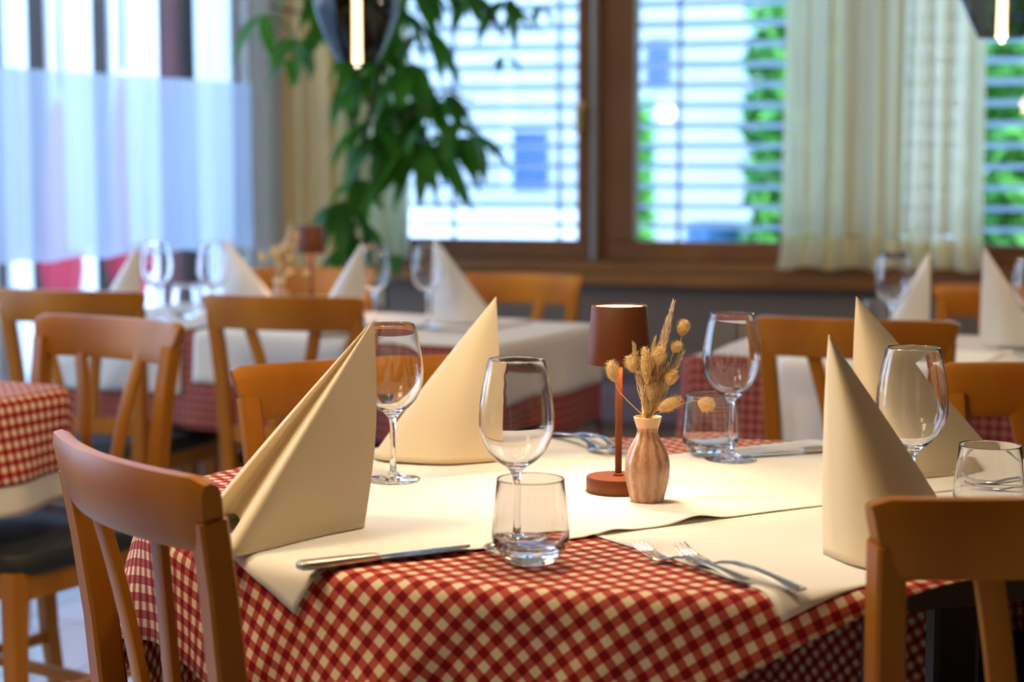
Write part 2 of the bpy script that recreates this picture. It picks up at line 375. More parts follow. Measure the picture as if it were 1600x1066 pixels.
# exterior venetian blinds
def blind(a0, a1, label, f=bw, z0=.72, z1=2.3, pitch=.0745):
    root = empty('venetian_blind'); tag(root, label, 'window blind', 'white slatted blinds outside the windows')
    b = MB(); z = z0
    while z < z1:
        d0, d1 = -.30, -.235
        zz = [(d0, z - .006), (d0 + .012, z + .002), ((d0 + d1) / 2, z + .010), (d1 - .012, z + .012), (d1, z + .007)]
        th = .0022
        ring0 = [f(a0, d, h) for d, h in zz] + [f(a0, d, h - th) for d, h in reversed(zz)]
        ring1 = [f(a1, d, h) for d, h in zz] + [f(a1, d, h - th) for d, h in reversed(zz)]
        b.loft([ring0, ring1]); z += pitch
    b.build('slats', 'slat', root)
    for q in (.22, .78):
        b = MB(); a = a0 + (a1 - a0) * q
        wbox(b, f, a - .008, a + .008, -.270, -.268, z0, z1); b.build('ladder_tape', 'slat', root, smooth=False)
    return root
blind(sO + .02, s_px(912), 'white slatted blind behind the plant and the left casement')
blind(s_px(950), s_px(1354), 'white slatted blind outside the middle casement')
blind(s_px(1362), s_px(1362) + 1.0, 'white slatted blind at the far right beyond the curtain')

# side windows
def side_window(name, a0, a1):
    root = empty(name); struct(root)
    b = MB()
    for z0, z1 in ((.30, .36), (2.39, 2.45)): wbox(b, sw, a0, a1, -.14, -.06, z0, z1)
    for q in (a0, a1 - .04): wbox(b, sw, q, q + .04, -.14, -.06, .36, 2.39)
    b.build('frame', 'ext_white', root, smooth=False)
    b = MB(); wbox(b, sw, a0 + .035, a1 - .035, -.103, -.098, .355, 2.395); b.build('pane', 'pane', root, smooth=False)
tm = [t0, t0 + 1.30, t0 + 2.6, t1]
for i in range(3): side_window('window_%d' % (4 + i), tm[i], tm[i + 1])

# ------------------------------------------------------------------ curtains
def curtain(name, mname, f, a0, a1, z0, z1, d, amp, folds, label, seed=0, flare=0, parent=None, nz=14, phase=None):
    rnd = random.Random(seed); n = int(folds * 14)
    ph = [rnd.uniform(0, 6.28) for _ in range(4)]
    b = MB(); vs = []
    for j in range(nz + 1):
        v = j / nz; z = z0 + (z1 - z0) * v
        for i in range(n + 1):
            u = i / n; s = a0 + (a1 - a0) * u + flare * (u - .5) * (1 - v) * 2
            t = u * folds * 2 * PI
            y = math.sin(t + .7 * math.sin(t * .37 + ph[0])) * (.75 + .25 * math.sin(t * .23 + ph[1])) + .3 * math.sin(2.3 * t + ph[2])
            s += .006 * math.sin(3 * v + t * .5)
            zz = z + (.006 * math.sin(t * .5 + ph[3]) if j == 0 else 0)
            vs.append(f(s, d + amp * y * (1 - .25 * v), zz))
    W = n + 1
    b.add(vs, [(j * W + i, j * W + i + 1, (j + 1) * W + i + 1, (j + 1) * W + i) for j in range(nz) for i in range(n)])
    o = b.build(name, mname, parent)
    if label: tag(o, label, 'curtain')
    return o
zc0, zcb = zB(418, 1380), zB(368, 1380)
cr = empty('sheer_curtain', bw(s_px(1380), .10, zc0)); tag(cr, 'cream sheer curtain with deep hem hanging at the right window', 'curtain')
def cloth_curtain(f, root, *a, **k):
    o = curtain(*a, **k); o.parent = root; o.matrix_parent_inverse = Matrix.Translation(-root.location); return o
for nm, mt, z0, z1 in (('curtain_panel', 'sheer_cream', zcb, 2.4), ('hem', 'sheer_band', zc0, zcb)):
    o = curtain(nm, mt, bw, s_px(1228), s_px(1538), z0, z1, .11, .028, 9, None, 3, flare=.0 if nm != 'hem' else .012)
    o.parent = cr; o.matrix_parent_inverse = Matrix.Translation(-cr.location)
curtain('pale_curtain', 'sheer_green', bw, s_px(543), s_px(655), zB(400), 2.4, .10, .02, 4, 'pale yellow green sheer curtain hanging behind the plant', 5)
curtain('beige_drape', 'drape_beige', bw, s_px(452), s_px(545), .3, 2.4, .07, .012, 3, 'tan beige drape hanging in the corner left of the plant', 6)
curtain('grey_drape', 'drape', sw, t_px(376) - .28, t_px(376), .25, 2.45, .08, .02, 4, 'gathered grey drape at the end of the left window', 7)
zt = atY(375, 130, sw(t_px(375), .05, 0).y).z; zb_ = atY(375, 385, sw(t_px(375), .05, 0).y).z
curtain('cafe_curtain', 'sheer_blue', sw, t_px(378), t_px(0) + .9, zb_, zt, .05, .012, 16, 'bluish white cafe curtain across the left window', 8)
# narrow strips of white voile hung above and behind the cafe curtain, one object each
def Ts(px): return t_px(px)
for i, (x0, x1) in enumerate(((318, 374), (210, 256), (114, 152), (20, 52))):
    side = ('nearest the grey drape', 'second from the grey drape', 'third from the grey drape', 'farthest left')[i]
    a0, a1 = sorted((Ts(x0), Ts(x1)))
    curtain('voile_strip', 'sheer_strip', sw, a0, a1, .9, 2.42, -.02, .006, 2, 'narrow white voile strip on the left window, ' + side, 20 + i)['group'] = 'white voile strips on the left window'

# ------------------------------------------------------------------ exterior
b = MB(); b.add([(-40, -10, -.02), (40, -10, -.02), (40, 60, -.02), (-40, 60, -.02)], [(0, 1, 2, 3)])
g = b.build('ground', 'ext_ground', smooth=False); k = g.modifiers.new('t', 'SOLIDIFY'); k.thickness = .1; k.offset = -1; struct(g); g.location.z = -.09
bd = empty('building'); tag(bd, 'pale blue grey building across the street behind the blinds', 'building')
b = MB(); b.box((1, 19, 3), (16, 2, 6), -.25); b.build('wall', 'ext_bld', bd, smooth=False)
def ebox(name, m, px0, px1, py0, py1, Y, dep, parent=None, **k):
    p = atY(px0, py1, Y); q = atY(px1, py0, Y); b = MB(); b.box(((p.x + q.x) / 2, Y + dep / 2, (p.z + q.z) / 2), (abs(q.x - p.x), dep, abs(q.z - p.z)))
    return b.build(name, m, parent, smooth=False, **k)
ebox('window', 'winblue', 790, 858, 205, 300, 17.0, .3, bd)
ebox('window', 'winblue', 1010, 1050, 60, 140, 17.0, .3, bd)
ebox('drainpipe', 'ext_blue', 786, 800, 60, 300, 16.9, .1, bd)
pb_ = atY(1118, 376, 9.6); b = MB(); b.lathe([(1e-5, 0), (.12, 0), (.15, .30), (.17, pb_.z + .10), (.15, pb_.z + .10), (.14, pb_.z + .05), (1e-5, pb_.z + .04)], 28, c=(pb_.x, 9.6, 0))
tag(b.build('standin', 'bluecar'), 'made-up blue planter outside the middle window', 'standin')  # made-up object in place of a bluish patch that reads as a car
b = MB(); a_ = atY(640, 330, 14); c_ = atY(900, 330, 14); b.box(((a_.x + c_.x) / 2, 14, .4), (c_.x - a_.x, .2, .8)); tag(b.build('garden_wall', 'ext_white', smooth=False), 'low white garden wall outside the left casement', 'wall')
def hedge(px0, px1, Y, zt, label, seed, dep=.8):
    rnd = random.Random(seed); p = atY(px0, 300, Y); q = atY(px1, 300, Y); b = MB()
    for _ in range(2600):
        c = Vector((rnd.uniform(p.x, q.x), Y + rnd.uniform(0, dep), rnd.uniform(.0, zt + .2 * math.sin(_))))
        if c.z < 0: continue
        d = Vector((rnd.uniform(-1, 1), rnd.uniform(-1, 1), rnd.uniform(-1, 1))).normalized(); e = d.orthogonal().normalized(); l = rnd.uniform(.05, .1)
        b.add([c - d * l, c + e * l * .5, c + d * l, c - e * l * .5], [(0, 1, 2, 3)])
    tag(b.build('hedge', 'hedge', smooth=False), label, 'hedge')
hedge(1192, 1420, 8.6, 2.0, 'bright green hedge outside behind the cream curtain', 1)
hedge(1560, 1720, 9.0, 1.9, 'green hedge outside the far right window', 2)
hedge(990, 1016, 12.0, 1.4, 'small green shrub outside the middle window', 3)
# left side: terrace facade with dark red panels and white posts, built parallel to the side wall
tr = empty('terrace_facade'); tag(tr, 'dark red and brown terrace facade outside the left window', 'building')
def fac(mb, a0, a1, d0, d1, z0, z1): return wbox(mb, sw, a0, a1, d0, d1, z0, z1)
D0 = -2.2
def tD(px, d):   # parameter t at pixel column on plane offset d
    k = (px - 800) / F; x0, y0 = (K + NS * d).x, (K + NS * d).y
    return (k * y0 - x0) / (ES.x - k * ES.y)
def stripe(px0, px1, m, name, d=D0, th=.02, z0=0, z1=2.35):
    a0, a1 = sorted((tD(px0, d), tD(px1, d))); b = MB(); wbox(b, sw, a0, a1, d - th, d, z0, z1); return b.build(name, m, tr, smooth=False)
stripe(-500, 400, 'ext_grey', 'wall_panel', D0 - .3, .2)
for x0, x1, m in ((156, 174, 'ext_dark'), (52, 76, 'ext_dark'), (256, 285, 'ext_red'), (285, 318, 'ext_dark'), (-60, -20, 'ext_red'), (180, 196, 'ext_white'), (84, 100, 'ext_white')):
    stripe(x0, x1, m, 'facade_panel')
for x0, x1 in ((20, 50), (116, 150), (212, 252), (320, 374), (-90, -60)):
    stripe(x0, x1, 'ext_white', 'pillar', D0 + .1, .03)
def parasol(px, w_, label, zt_):
    p = sw(tD(px, D0 + .6), D0 + .6, 0); root = empty('closed_parasol', p); tag(root, label, 'parasol', 'closed red parasols on the terrace')
    b = MB(); b.tube([(0, 0, 0), (0, 0, zt_)], .02, 8); b.build('pole', 'ext_white', root)
    b = MB(); b.lathe([(.07, .55), (w_, .7), (w_ * .8, 1.1), (w_ * .5, zt_ - .15), (.01, zt_)], 16, ripple=lambda t, z: .15 * math.sin(6 * t)); b.build('canopy', 'ext_pink', root)
parasol(96, .09, 'closed red parasol outside, left of the pair', 1.5)
parasol(202, .10, 'closed red parasol outside, right of the pair', 1.62)

# ------------------------------------------------------------------ tables and cloths
def ellipse(cx, cy, a, b_, n=480):
    return np.array([(cx + a * math.cos(t), cy + b_ * math.sin(t)) for t in np.linspace(0, 2 * PI, n, endpoint=False)])
def rrect(c, u, v, lu, lv, r=.05, n=10):   # c = near corner, u,v unit axes (ccw), lu, lv lengths
    pts = []
    for (cu, cv, a0) in ((r, r, PI), (lu - r, r, 1.5 * PI), (lu - r, lv - r, 0), (r, lv - r, .5 * PI)):
        for i in range(n + 1):
            a = a0 + (PI / 2) * i / n; pts.append((cu + r * math.cos(a), cv + r * math.sin(a)))
    out = []
    for i in range(len(pts)):
        p, q = np.array(pts[i]), np.array(pts[(i + 1) % len(pts)]); m_ = max(1, int(np.linalg.norm(q - p) / .02))
        for j in range(m_): out.append(p + (q - p) * j / m_)
    out = np.array(out); return np.array([[c[0] + x * u[0] + y * v[0], c[1] + x * u[1] + y * v[1]] for x, y in out])
def nearest(outl, P):
    A = outl; B = np.roll(outl, -1, axis=0); D = B - A; L = np.sum(D * D, 1)
    seg = np.sqrt(L); cum = np.concatenate([[0], np.cumsum(seg)[:-1]])
    res_q = np.empty_like(P); dist = np.empty(len(P)); arc = np.empty(len(P)); nrm = np.empty_like(P)
    for s0 in range(0, len(P), 4000):
        p = P[s0:s0 + 4000]
        t = np.clip(np.einsum('ijk,jk->ij', p[:, None, :] - A[None], D) / L, 0, 1)
        q = A[None] + t[..., None] * D[None]; dd = np.sum((p[:, None, :] - q) ** 2, 2); k = np.argmin(dd, 1); i = np.arange(len(p))
        res_q[s0:s0 + 4000] = q[i, k]; dist[s0:s0 + 4000] = np.sqrt(dd[i, k]); arc[s0:s0 + 4000] = cum[k] + t[i, k] * seg[k]
        n = np.stack([D[k, 1], -D[k, 0]], 1) / seg[k][:, None]; nrm[s0:s0 + 4000] = n
    side = np.sum((P - res_q) * nrm, 1)
    dist = np.where(side > 1e-9, dist, -dist)
    w_ = np.where(dist[:, None] > 1e-4, (P - res_q) / np.maximum(dist[:, None], 1e-6), nrm)
    return res_q, dist, arc, w_
def wrinkle(x, y, k=1.0):
    return k * (.0009 * np.sin(9 * x + 5 * y + 1) + .0007 * np.sin(17 * x - 11 * y) + .0006 * np.sin(-7 * x + 23 * y + 2))
def drape(name, m, outl, org, ang, lw, lh, zt_, off, res=.009, amp=.16, kf=11.0, ph=0.0, parent=None, lift=None, solid=.0008, r=.013, wk=1.0, flare=.05):
    """cloth rectangle laid on a table outline: flat on the top, rolled over the rim, hanging in soft folds"""
    e = np.array([math.cos(ang), math.sin(ang)]); f = np.array([-math.sin(ang), math.cos(ang)])
    nu, nv = int(lw / res) + 1, int(lh / res) + 1
    S, T = np.meshgrid(np.linspace(0, lw, nu), np.linspace(0, lh, nv)); S = S.ravel(); T = T.ravel()
    P = np.array(org)[None] + S[:, None] * e + T[:, None] * f
    q, d, arc, n = nearest(outl, P)
    din = d + r * .9
    out = np.maximum(din, 0); roll = np.minimum(out / r, PI / 2); drop = np.maximum(out - r * PI / 2, 0)
    X = np.where(din[:, None] > 0, q - n * r * .9 + n * (r * np.sin(roll))[:, None], P)
    wv = (np.sin(arc * kf + ph) + .5 * np.sin(arc * kf * 1.9 + 1.3 + ph) + .3 * np.sin(arc * kf * .43 + 2 + ph)) * amp * drop + flare * drop + .0 * drop
    wv = wv + amp * .35 * np.minimum(drop, .12) * np.maximum(0, np.sin(arc * 34 + drop * 26 + ph)) * (1 + np.sin(arc * 5 + ph))
    wv = np.maximum(wv, -.004)
    X = X + n * (wv + off)[:, None] * (roll / (PI / 2))[:, None]
    Z = zt_ + off - r * (1 - np.cos(roll)) - drop * .985
    flat = np.clip(-d / .05, 0, 1)
    Z = Z + wrinkle(P[:, 0], P[:, 1], wk) * flat
    if lift is not None: Z = Z + lift(S, T, lw, lh) * flat
    vs = np.stack([X[:, 0], X[:, 1], Z], 1)
    b = MB(); b.v = [tuple(p) for p in vs]
    b.f = [(j * nu + i, j * nu + i + 1, (j + 1) * nu + i + 1, (j + 1) * nu + i) for j in range(nv - 1) for i in range(nu - 1)]
    o = b.build(name, m, parent, ang=180, solid=solid)
    uvl = o.data.uv_layers.new(name='UVMap'); idx = np.empty(len(o.data.loops), dtype=np.int32); o.data.loops.foreach_get('vertex_index', idx)
    uvl.data.foreach_set('uv', np.stack([S[idx], T[idx]], 1).astype(np.float32).ravel())
    return o
TT = .7485   # table top
def table_top(name, outl, c, label, legs, group=None, thick=.03, legm='table', inset=.028):
    root = empty(name, (c[0], c[1], 0)); tag(root, label, 'table', group)
    cc = np.array(c)
    ins = [(p - cc) * (1 - inset / max(.1, np.linalg.norm(p - cc))) for p in outl]
    b = MB(); b.loft([[(x, y, z) for x, y in ins] for z in (TT - thick, TT - .0034)]); b.build('tabletop', 'table', root, smooth=False)
    for (x, y) in legs:
        b = MB(); b.tube([(x, y, 0), (x, y, TT - thick)], [1, 1], sq=(.055, .055), up=(1, 0, 0)); b.build('leg', legm, root)
    return root
R30 = math.radians(30)
OUT1 = ellipse(.20, 2.31, .68, .53)
r_ = table_top('oval_table', OUT1, (.20, 2.31), 'oval dining table in front, covered by red gingham and white cloths', [(-.30, -.22), (.34, -.16), (.34, .24), (-.30, .24)])
CC = (-.165, 1.475)
g1 = drape('gingham_tablecloth', 'gingham', OUT1, tuple(np.array(CC) - .045 * np.array([math.cos(R30), math.sin(R30)])), R30, 1.72, 1.26, TT, .0004, amp=.14, kf=13, ph=1.2, r=.022)
tag(g1, 'red and white gingham cloth hanging from the oval front table', 'tablecloth')
def edge_lift(S, T, lw, lh):
    d = np.minimum(np.minimum(S, lw - S), np.minimum(T, lh - T))
    base = .0005 * np.exp(-(d / .012) ** 2) * (1 + np.sin(S * 31) * np.sin(T * 27 + 1))
    bump = .008 * np.exp(-((S - .55) / .030) ** 2) * np.exp(-(T / .035) ** 2) + .004 * np.exp(-((S - .43) / .02) ** 2) * np.exp(-(T / .03) ** 2)
    crease = .0016 * np.exp(-((T - .235) / .004) ** 2) + .0010 * np.exp(-((S - .40) / .004) ** 2)
    return base + bump + crease
def edge_lift2(S, T, lw, lh):
    d = np.minimum(np.minimum(S, lw - S), np.minimum(T, lh - T))
    return .0004 * np.exp(-(d / .012) ** 2) * (1 + np.sin(S * 23) * np.sin(T * 29)) + .0014 * np.exp(-((T - .2) / .004) ** 2)
def dirv(a, l): return np.array([math.cos(a) * l, math.sin(a) * l])
# three white cloths, each laid askew over the gingham
o3 = np.array([-.150, 2.416]) - dirv(math.radians(9), .10)
tag(drape('white_overlay_cloth', 'linen', OUT1, tuple(o3), math.radians(9), .46,   .46, TT, .0014, lift=edge_lift2, ph=1.2, kf=13, r=.022), 'white cloth laid over the far left of the front table', 'tablecloth', 'white cloths over the front gingham')
tag(drape('white_overlay_cloth', 'linen', OUT1, (.275, 1.762), R30, .95, .50, TT, .0026, lift=edge_lift2, ph=1.2, kf=13, r=.022), 'white cloth under the two forks at the front right', 'tablecloth', 'white cloths over the front gingham')
tag(drape('white_overlay_cloth', 'linen', OUT1, (-.252, 1.862), R30, 1.25, .43, TT, .0038, lift=edge_lift, ph=1.2, kf=13, r=.022), 'white cloth under the lamp and vase, its corner hanging at the front left', 'tablecloth', 'white cloths over the front gingham')

# table 2: back left, long, under white cloths
u2 = (-math.cos(math.radians(27)), math.sin(math.radians(27))); v2 = (math.sin(math.radians(27)), math.cos(math.radians(27)))
N2 = np.array([-.05, 4.21])
def uv_rect(N, lu, lv, r=.04):   # ccw: start at far-left end of near edge
    c = N + np.array(u2) * lu; return rrect(c, (-u2[0], -u2[1]), v2, lu, lv, r)
L2, W2 = 1.42, .66
OUT2 = uv_rect(N2, L2, W2)
c2 = N2 + np.array(u2) * L2 / 2 + np.array(v2) * W2 / 2
RA = math.radians(-27)
lg2 = [tuple(N2 + np.array(u2) * a + np.array(v2) * b_ - c2) for a, b_ in ((.12, .12), (L2 - .12, .12), (.12, W2 - .12), (L2 - .12, W2 - .12))]
table_top('long_table', OUT2, tuple(c2), 'long table at the back left under white cloths', lg2, legm='iron')
def rect_cloth(nm, m, outl, N, L, W, over, off, label, a0=None, a1=None, o_near=None, o_far=None, **k):
    """cloth aligned with table axes: a = distance from near corner along u; negative = past the right end"""
    a0 = -over if a0 is None else a0; a1 = L + over if a1 is None else a1
    o_near = over if o_near is None else o_near; o_far = over if o_far is None else o_far
    org = N + np.array(u2) * a1 - np.array(v2) * o_near
    return tag(drape(nm, m, outl, tuple(org), RA, a1 - a0, W + o_near + o_far, TT, off, res=.018, **k), label, 'tablecloth')
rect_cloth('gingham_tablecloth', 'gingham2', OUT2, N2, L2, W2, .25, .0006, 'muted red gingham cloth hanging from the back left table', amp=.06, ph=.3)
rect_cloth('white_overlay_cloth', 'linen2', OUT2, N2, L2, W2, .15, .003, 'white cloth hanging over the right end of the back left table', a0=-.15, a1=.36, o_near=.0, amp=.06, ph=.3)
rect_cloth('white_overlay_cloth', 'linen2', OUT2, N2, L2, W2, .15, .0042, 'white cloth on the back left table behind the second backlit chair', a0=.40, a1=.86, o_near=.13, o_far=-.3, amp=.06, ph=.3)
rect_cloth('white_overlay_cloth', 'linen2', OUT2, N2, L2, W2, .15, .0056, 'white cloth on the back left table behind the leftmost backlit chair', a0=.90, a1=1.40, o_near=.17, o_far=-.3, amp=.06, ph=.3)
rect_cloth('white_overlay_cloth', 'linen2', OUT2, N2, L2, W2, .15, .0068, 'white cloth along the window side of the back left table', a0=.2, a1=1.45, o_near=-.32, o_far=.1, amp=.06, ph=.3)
# table 3: right
N3 = np.array([.36, 3.98]) + np.array([math.cos(RA), math.sin(RA)]) * 1.5 + np.array(v2) * .03
L3, W3 = 1.5, .78
OUT3 = uv_rect(N3, L3, W3); c3 = N3 + np.array(u2) * L3 / 2 + np.array(v2) * W3 / 2
lg3 = [tuple(N3 + np.array(u2) * a + np.array(v2) * b_ - c3) for a, b_ in ((.12, .12), (L3 - .12, .12), (.12, W3 - .12), (L3 - .12, W3 - .12))]
table_top('long_table', OUT3, tuple(c3), 'long table at the back right under white cloths', lg3, legm='iron')
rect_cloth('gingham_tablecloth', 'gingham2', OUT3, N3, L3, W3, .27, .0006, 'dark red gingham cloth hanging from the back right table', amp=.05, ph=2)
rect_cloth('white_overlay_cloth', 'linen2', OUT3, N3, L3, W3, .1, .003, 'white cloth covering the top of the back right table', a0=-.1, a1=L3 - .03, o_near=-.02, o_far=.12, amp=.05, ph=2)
rect_cloth('white_overlay_cloth', 'linen', OUT3, N3, L3, W3, .2, .0044, 'cream cloth hanging from the back right table behind the chair', a0=.85, a1=1.27, o_near=.24, o_far=-.4, amp=.05, ph=2)
# table 4: left edge of the picture
c4 = np.array([-.835, 3.475])
a4 = math.radians(154); far = np.array([math.cos(a4), math.sin(a4)]); near_ = np.array([math.cos(a4 + PI / 2), math.sin(a4 + PI / 2)])
# ccw axes: u = -near_ ... build with origin at near-left corner
org4 = c4 + near_ * .62 + far * .62
OUT4 = rrect(org4, tuple(-far), tuple(-near_), .62, .62, .07)
table_top('square_table', OUT4, tuple(c4 + near_ * .31 + far * .31), 'small square table at the left edge under red gingham', [(0.0, 0.0)])
def cloth4(nm, m, over, off, label):
    o_ = org4 + far * over + near_ * over
    return tag(drape(nm, m, OUT4, tuple(o_), math.atan2(-far[1], -far[0]), .62 + 2 * over, .62 + 2 * over, TT, off, res=.014, amp=.10, kf=13, ph=.6, r=.02), label, 'tablecloth')
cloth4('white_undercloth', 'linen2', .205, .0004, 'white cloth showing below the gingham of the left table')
cloth4('gingham_tablecloth', 'gingham', .150, .0024, 'red and white gingham cloth on the small left table')

# ------------------------------------------------------------------ chairs
def make_chair():
    root = empty('dining_chair')
    HT = .87
    # seat
    ring = []
    for z, k in ((.445, .96), (.452, 1.0), (.472, 1.0), (.484, .97), (.488, .88)):
        pts = []
        for i in range(40):
            t = 2 * PI * i / 40; c_, s_ = math.cos(t), math.sin(t); n = 5
            rr = (abs(c_) ** n + abs(s_) ** n) ** (-1 / n)
            x = .205 * rr * c_ * k; y = .20 * rr * s_ * k; x *= 1 + .10 * (y / .2)
            pts.append((x, y, z))
        ring.append(pts)
    b = MB(); b.loft(ring); b.build('seat', 'seat', root)
    b = MB()
    b.box((0, .165, .425), (.36, .02, .055)); b.box((0, -.175, .425), (.31, .02, .055))
    for s in (-1, 1): b.box((s * .175, 0, .425), (.02, .33, .055), rz=-s * .055)
    b.build('seat_frame', 'wood', root, bevel=.003)
    for s in (-1, 1):
        b = MB(); b.tube([(s * .178, .168, .452), (s * .180, .172, .25), (s * .182, .178, 0)], [1, .92, .68], sq=(.038, .038), up=(0, 1, 0)); b.build('leg', 'wood', root)
    def lean(z): # y of the back at height z
        t = max(0, z - .45); return -.195 - .02 * t - .20 * t * t
    for s in (-1, 1):
        pts = [(s * .158, -.235, 0), (s * .160, -.205, .22), (s * .163, lean(.45), .45)] + [(s * (.163 + .022 * ((z - .45) / .4) ** 1.3), lean(z), z) for z in (.55, .65, .75, .825)]
        b = MB(); b.tube(pts, [.75, .9, 1, 1, .95, .92, .9], sq=(.034, .036), up=(0, 1, 0)); b.build('back_post', 'wood', root)
    # slats converge towards the seat
    for s in (-1, 1):
        pts = []
        for i in range(9):
            q = i / 8; z = .525 + (.82 - .525) * q
            pts.append((s * (.040 + .052 * q ** 1.7), lean(z) - .006 - .012 * q, z))
        b = MB(); b.tube(pts, [1] * 9, sq=(.028, .012), up=(0, 1, 0)); b.build('back_slat', 'wood', root)
    # lower back rail
    b = MB(); pts = [(x, lean(.53) - .016 * (1 - (x / .165) ** 2), .53) for x in np.linspace(-.165, .165, 9)]
    b.tube(pts, [1] * 9, sq=(.040, .018), up=(0, 1, 0))
    # tube axes: b -> vertical here
    b.build('lower_rail', 'wood', root)
    # curved top rail: wider at its top edge, bowed backwards, rounded ends
    rings = []
    for i in range(25):
        q = -1 + i / 12; bow = -.030 * (1 - q * q)
        end = 1 if abs(q) < .97 else .82
        sec = []
        prof = [(-.010, -.036), (.010, -.036), (.0135, -.028), (.0125, .020), (.009, .034), (.0, .038), (-.010, .036), (-.015, .024), (-.0145, -.026)]
        for (dy, dz) in prof:
            dz = dz * 1.12 - .004
            wz = .190 + .017 * (dz + .036) / .074     # half width grows upwards
            z = .834 + dz * end; sec.append((q * wz, lean(z) + bow + dy * end + (.006 if abs(q) == 1 else 0) * 0, z))
        rings.append(sec)
    b = MB(); b.loft(rings); b.build('top_rail', 'wood', root, ang=50)
    for s in (-1, 1):
        b = MB(); b.tube([(s * .170, .165, .20), (s * .162, -.20, .20)], [1, 1], sq=(.018, .022)); b.build('stretcher', 'wood', root)
    b = MB(); b.tube([(-.165, -.03, .20), (.165, -.03, .20)], [1, 1], sq=(.018, .022)); b.build('stretcher', 'wood', root)
    return root
chair0 = make_chair(); used = []
RAILY = -.265
def place_chair(mid, face, label, group):
    """mid: top-rail midpoint (x, y); face: direction the sitter faces, radians"""
    o = chair0 if not used else copy_tree(chair0); used.append(o)
    rz = face - PI / 2; d = Vector((math.cos(face), math.sin(face), 0))
    o.location = Vector((mid[0], mid[1], 0)) - d * RAILY; o.rotation_euler = (0, 0, rz)
    tag(o, label, 'chair', group); return o
def rail_from(pa, pb, sign, z=.868):
    a, c = at(pa[0], pa[1], z), at(pb[0], pb[1], z); m_ = (a + c) / 2; d = (c - a).normalized()
    n = Vector((-d.y, d.x, 0)) * sign
    return (m_.x, m_.y), math.atan2(n.y, n.x)
gF = 'wooden chairs around the front table'; gB = 'wooden chairs at the back tables'
m_, fc = rail_from((60, 676), (292, 757), 1)
place_chair(m_, fc, 'wooden chair at the front left, its curved back across the picture corner', gF)
place_chair((at(1358, 790, .868).x + .011 + .205 * math.cos(.20), at(1358, 790, .868).y + .205 * math.sin(.20)), PI / 2 + .20, 'wooden chair at the front right corner, cut off by the frame', gF)
m_, fc = rail_from((372, 574), (715, 556), -1)
place_chair(m_, fc, 'wooden chair behind the large front left napkin', gF)
p = at(1478, 572, .868); place_chair((p.x + .20, p.y + .01), -PI / 2 - .12, 'wooden chair at the right edge behind the front right wine glass', gF)
m_, fc = rail_from((1184, 497), (1490, 506), 1); place_chair(m_, fc, 'backlit wooden chair at the back right table, seen from behind', gB)
place_chair((-.80, 3.62), math.radians(236), 'wooden chair turned towards the small left gingham table', gB)
m_, fc = rail_from((14, 453), (187, 459), 1); place_chair(m_, fc + .12, 'backlit wooden chair at the back left table, left one of two', gB)
m_, fc = rail_from((328, 462), (545, 469), 1); place_chair(m_, fc + .10, 'backlit wooden chair at the back left table, right one of two', gB)
m_, fc = rail_from((715, 428), (892, 431), -1); place_chair(m_, fc, 'wooden chair facing out from under the left casement', gB)
place_chair((at(498, 420, .868).x, at(498, 420, .868).y), math.radians(-112), 'wooden chair beyond the back left table, beside the small lamp', gB)
p = at(1480, 450, .868); place_chair((p.x + .19, p.y + .06), math.radians(-104), 'wooden chair beyond the back right table at the right edge', gB)

# bench below the window
bn = empty('wall_bench', bw(.86, .22, 0), -A17); tag(bn, 'low mauve upholstered bench against the grey wall', 'bench')
b = MB(); b.box((0, 0, .36), (1.4, .42, .13)); b.build('cushion', 'bench', bn, bevel=.02)
b = MB(); b.box((0, .02, .15), (1.3, .36, .29)); b.build('base', 'darkwall', bn, bevel=.004)

# ------------------------------------------------------------------ napkins
def chaikin(pts, sharp, it=3):
    for _ in range(it):
        out = []; sh = []
        n = len(pts)
        for i in range(n):
            p, q = pts[i], pts[(i + 1) % n]; a, c = sharp[i], sharp[(i + 1) % n]
            if a: out.append(p); sh.append(True)
            else: out.append([p[k] * .75 + q[k] * .25 for k in range(3)]); sh.append(False)
            if not c: out.append([p[k] * .25 + q[k] * .75 for k in range(3)]); sh.append(False)
        pts, sharp = out, sh
    return pts
def napkin(apex, base, sharp, label, group, m='napkin', bulge=.0, name='folded_napkin'):
    """standing cone-folded cloth napkin: base = closed curve of (x, y, z) near the table, apex above one end"""
    pts = chaikin([list(p) for p in base], list(sharp)); n = len(pts); b = MB(); rows = 26; vs = []
    cx = sum(p[0] for p in pts) / n; cyy = sum(p[1] for p in pts) / n
    for j in range(rows + 1):
        v = (j / rows); vv = .012 + .988 * v
        for i, p in enumerate(pts):
            bl = bulge * math.sin(PI * v); t = 2 * PI * i / n
            x = apex[0] + (p[0] - apex[0]) * vv; y = apex[1] + (p[1] - apex[1]) * vv; z = apex[2] + (p[2] - apex[2]) * vv
            x += (p[0] - cx) * bl; y += (p[1] - cyy) * bl
            w_ = .0016 * math.sin(t * 3 + 4 * v) * v
            vs.append((x + w_, y + w_, z))
    b.add(vs, [(j * n + i, j * n + (i + 1) % n, (j + 1) * n + (i + 1) % n, (j + 1) * n + i) for j in range(rows) for i in range(n)])
    b.add([apex[:2] + (apex[2] + .0005,)] if isinstance(apex, tuple) else [(apex[0], apex[1], apex[2] + .0005)], [])
    top = len(b.v) - 1
    b.f += [(i, top, (i + 1) % n) for i in range(n)]
    o = b.build(name, m, ang=60, solid=.0012)
    return tag(o, label, 'napkin', group)
def pb(px, py, z=0): # base point at pixel, lifted z
    p = at(px, py, TT + .0052); return (p.x, p.y, p.z + z)
def apx(px, py, Y): p = atY(px, py, Y); return (p.x, p.y, p.z)
gN = 'folded napkins on the front table'
R0 = pb(570, 824)
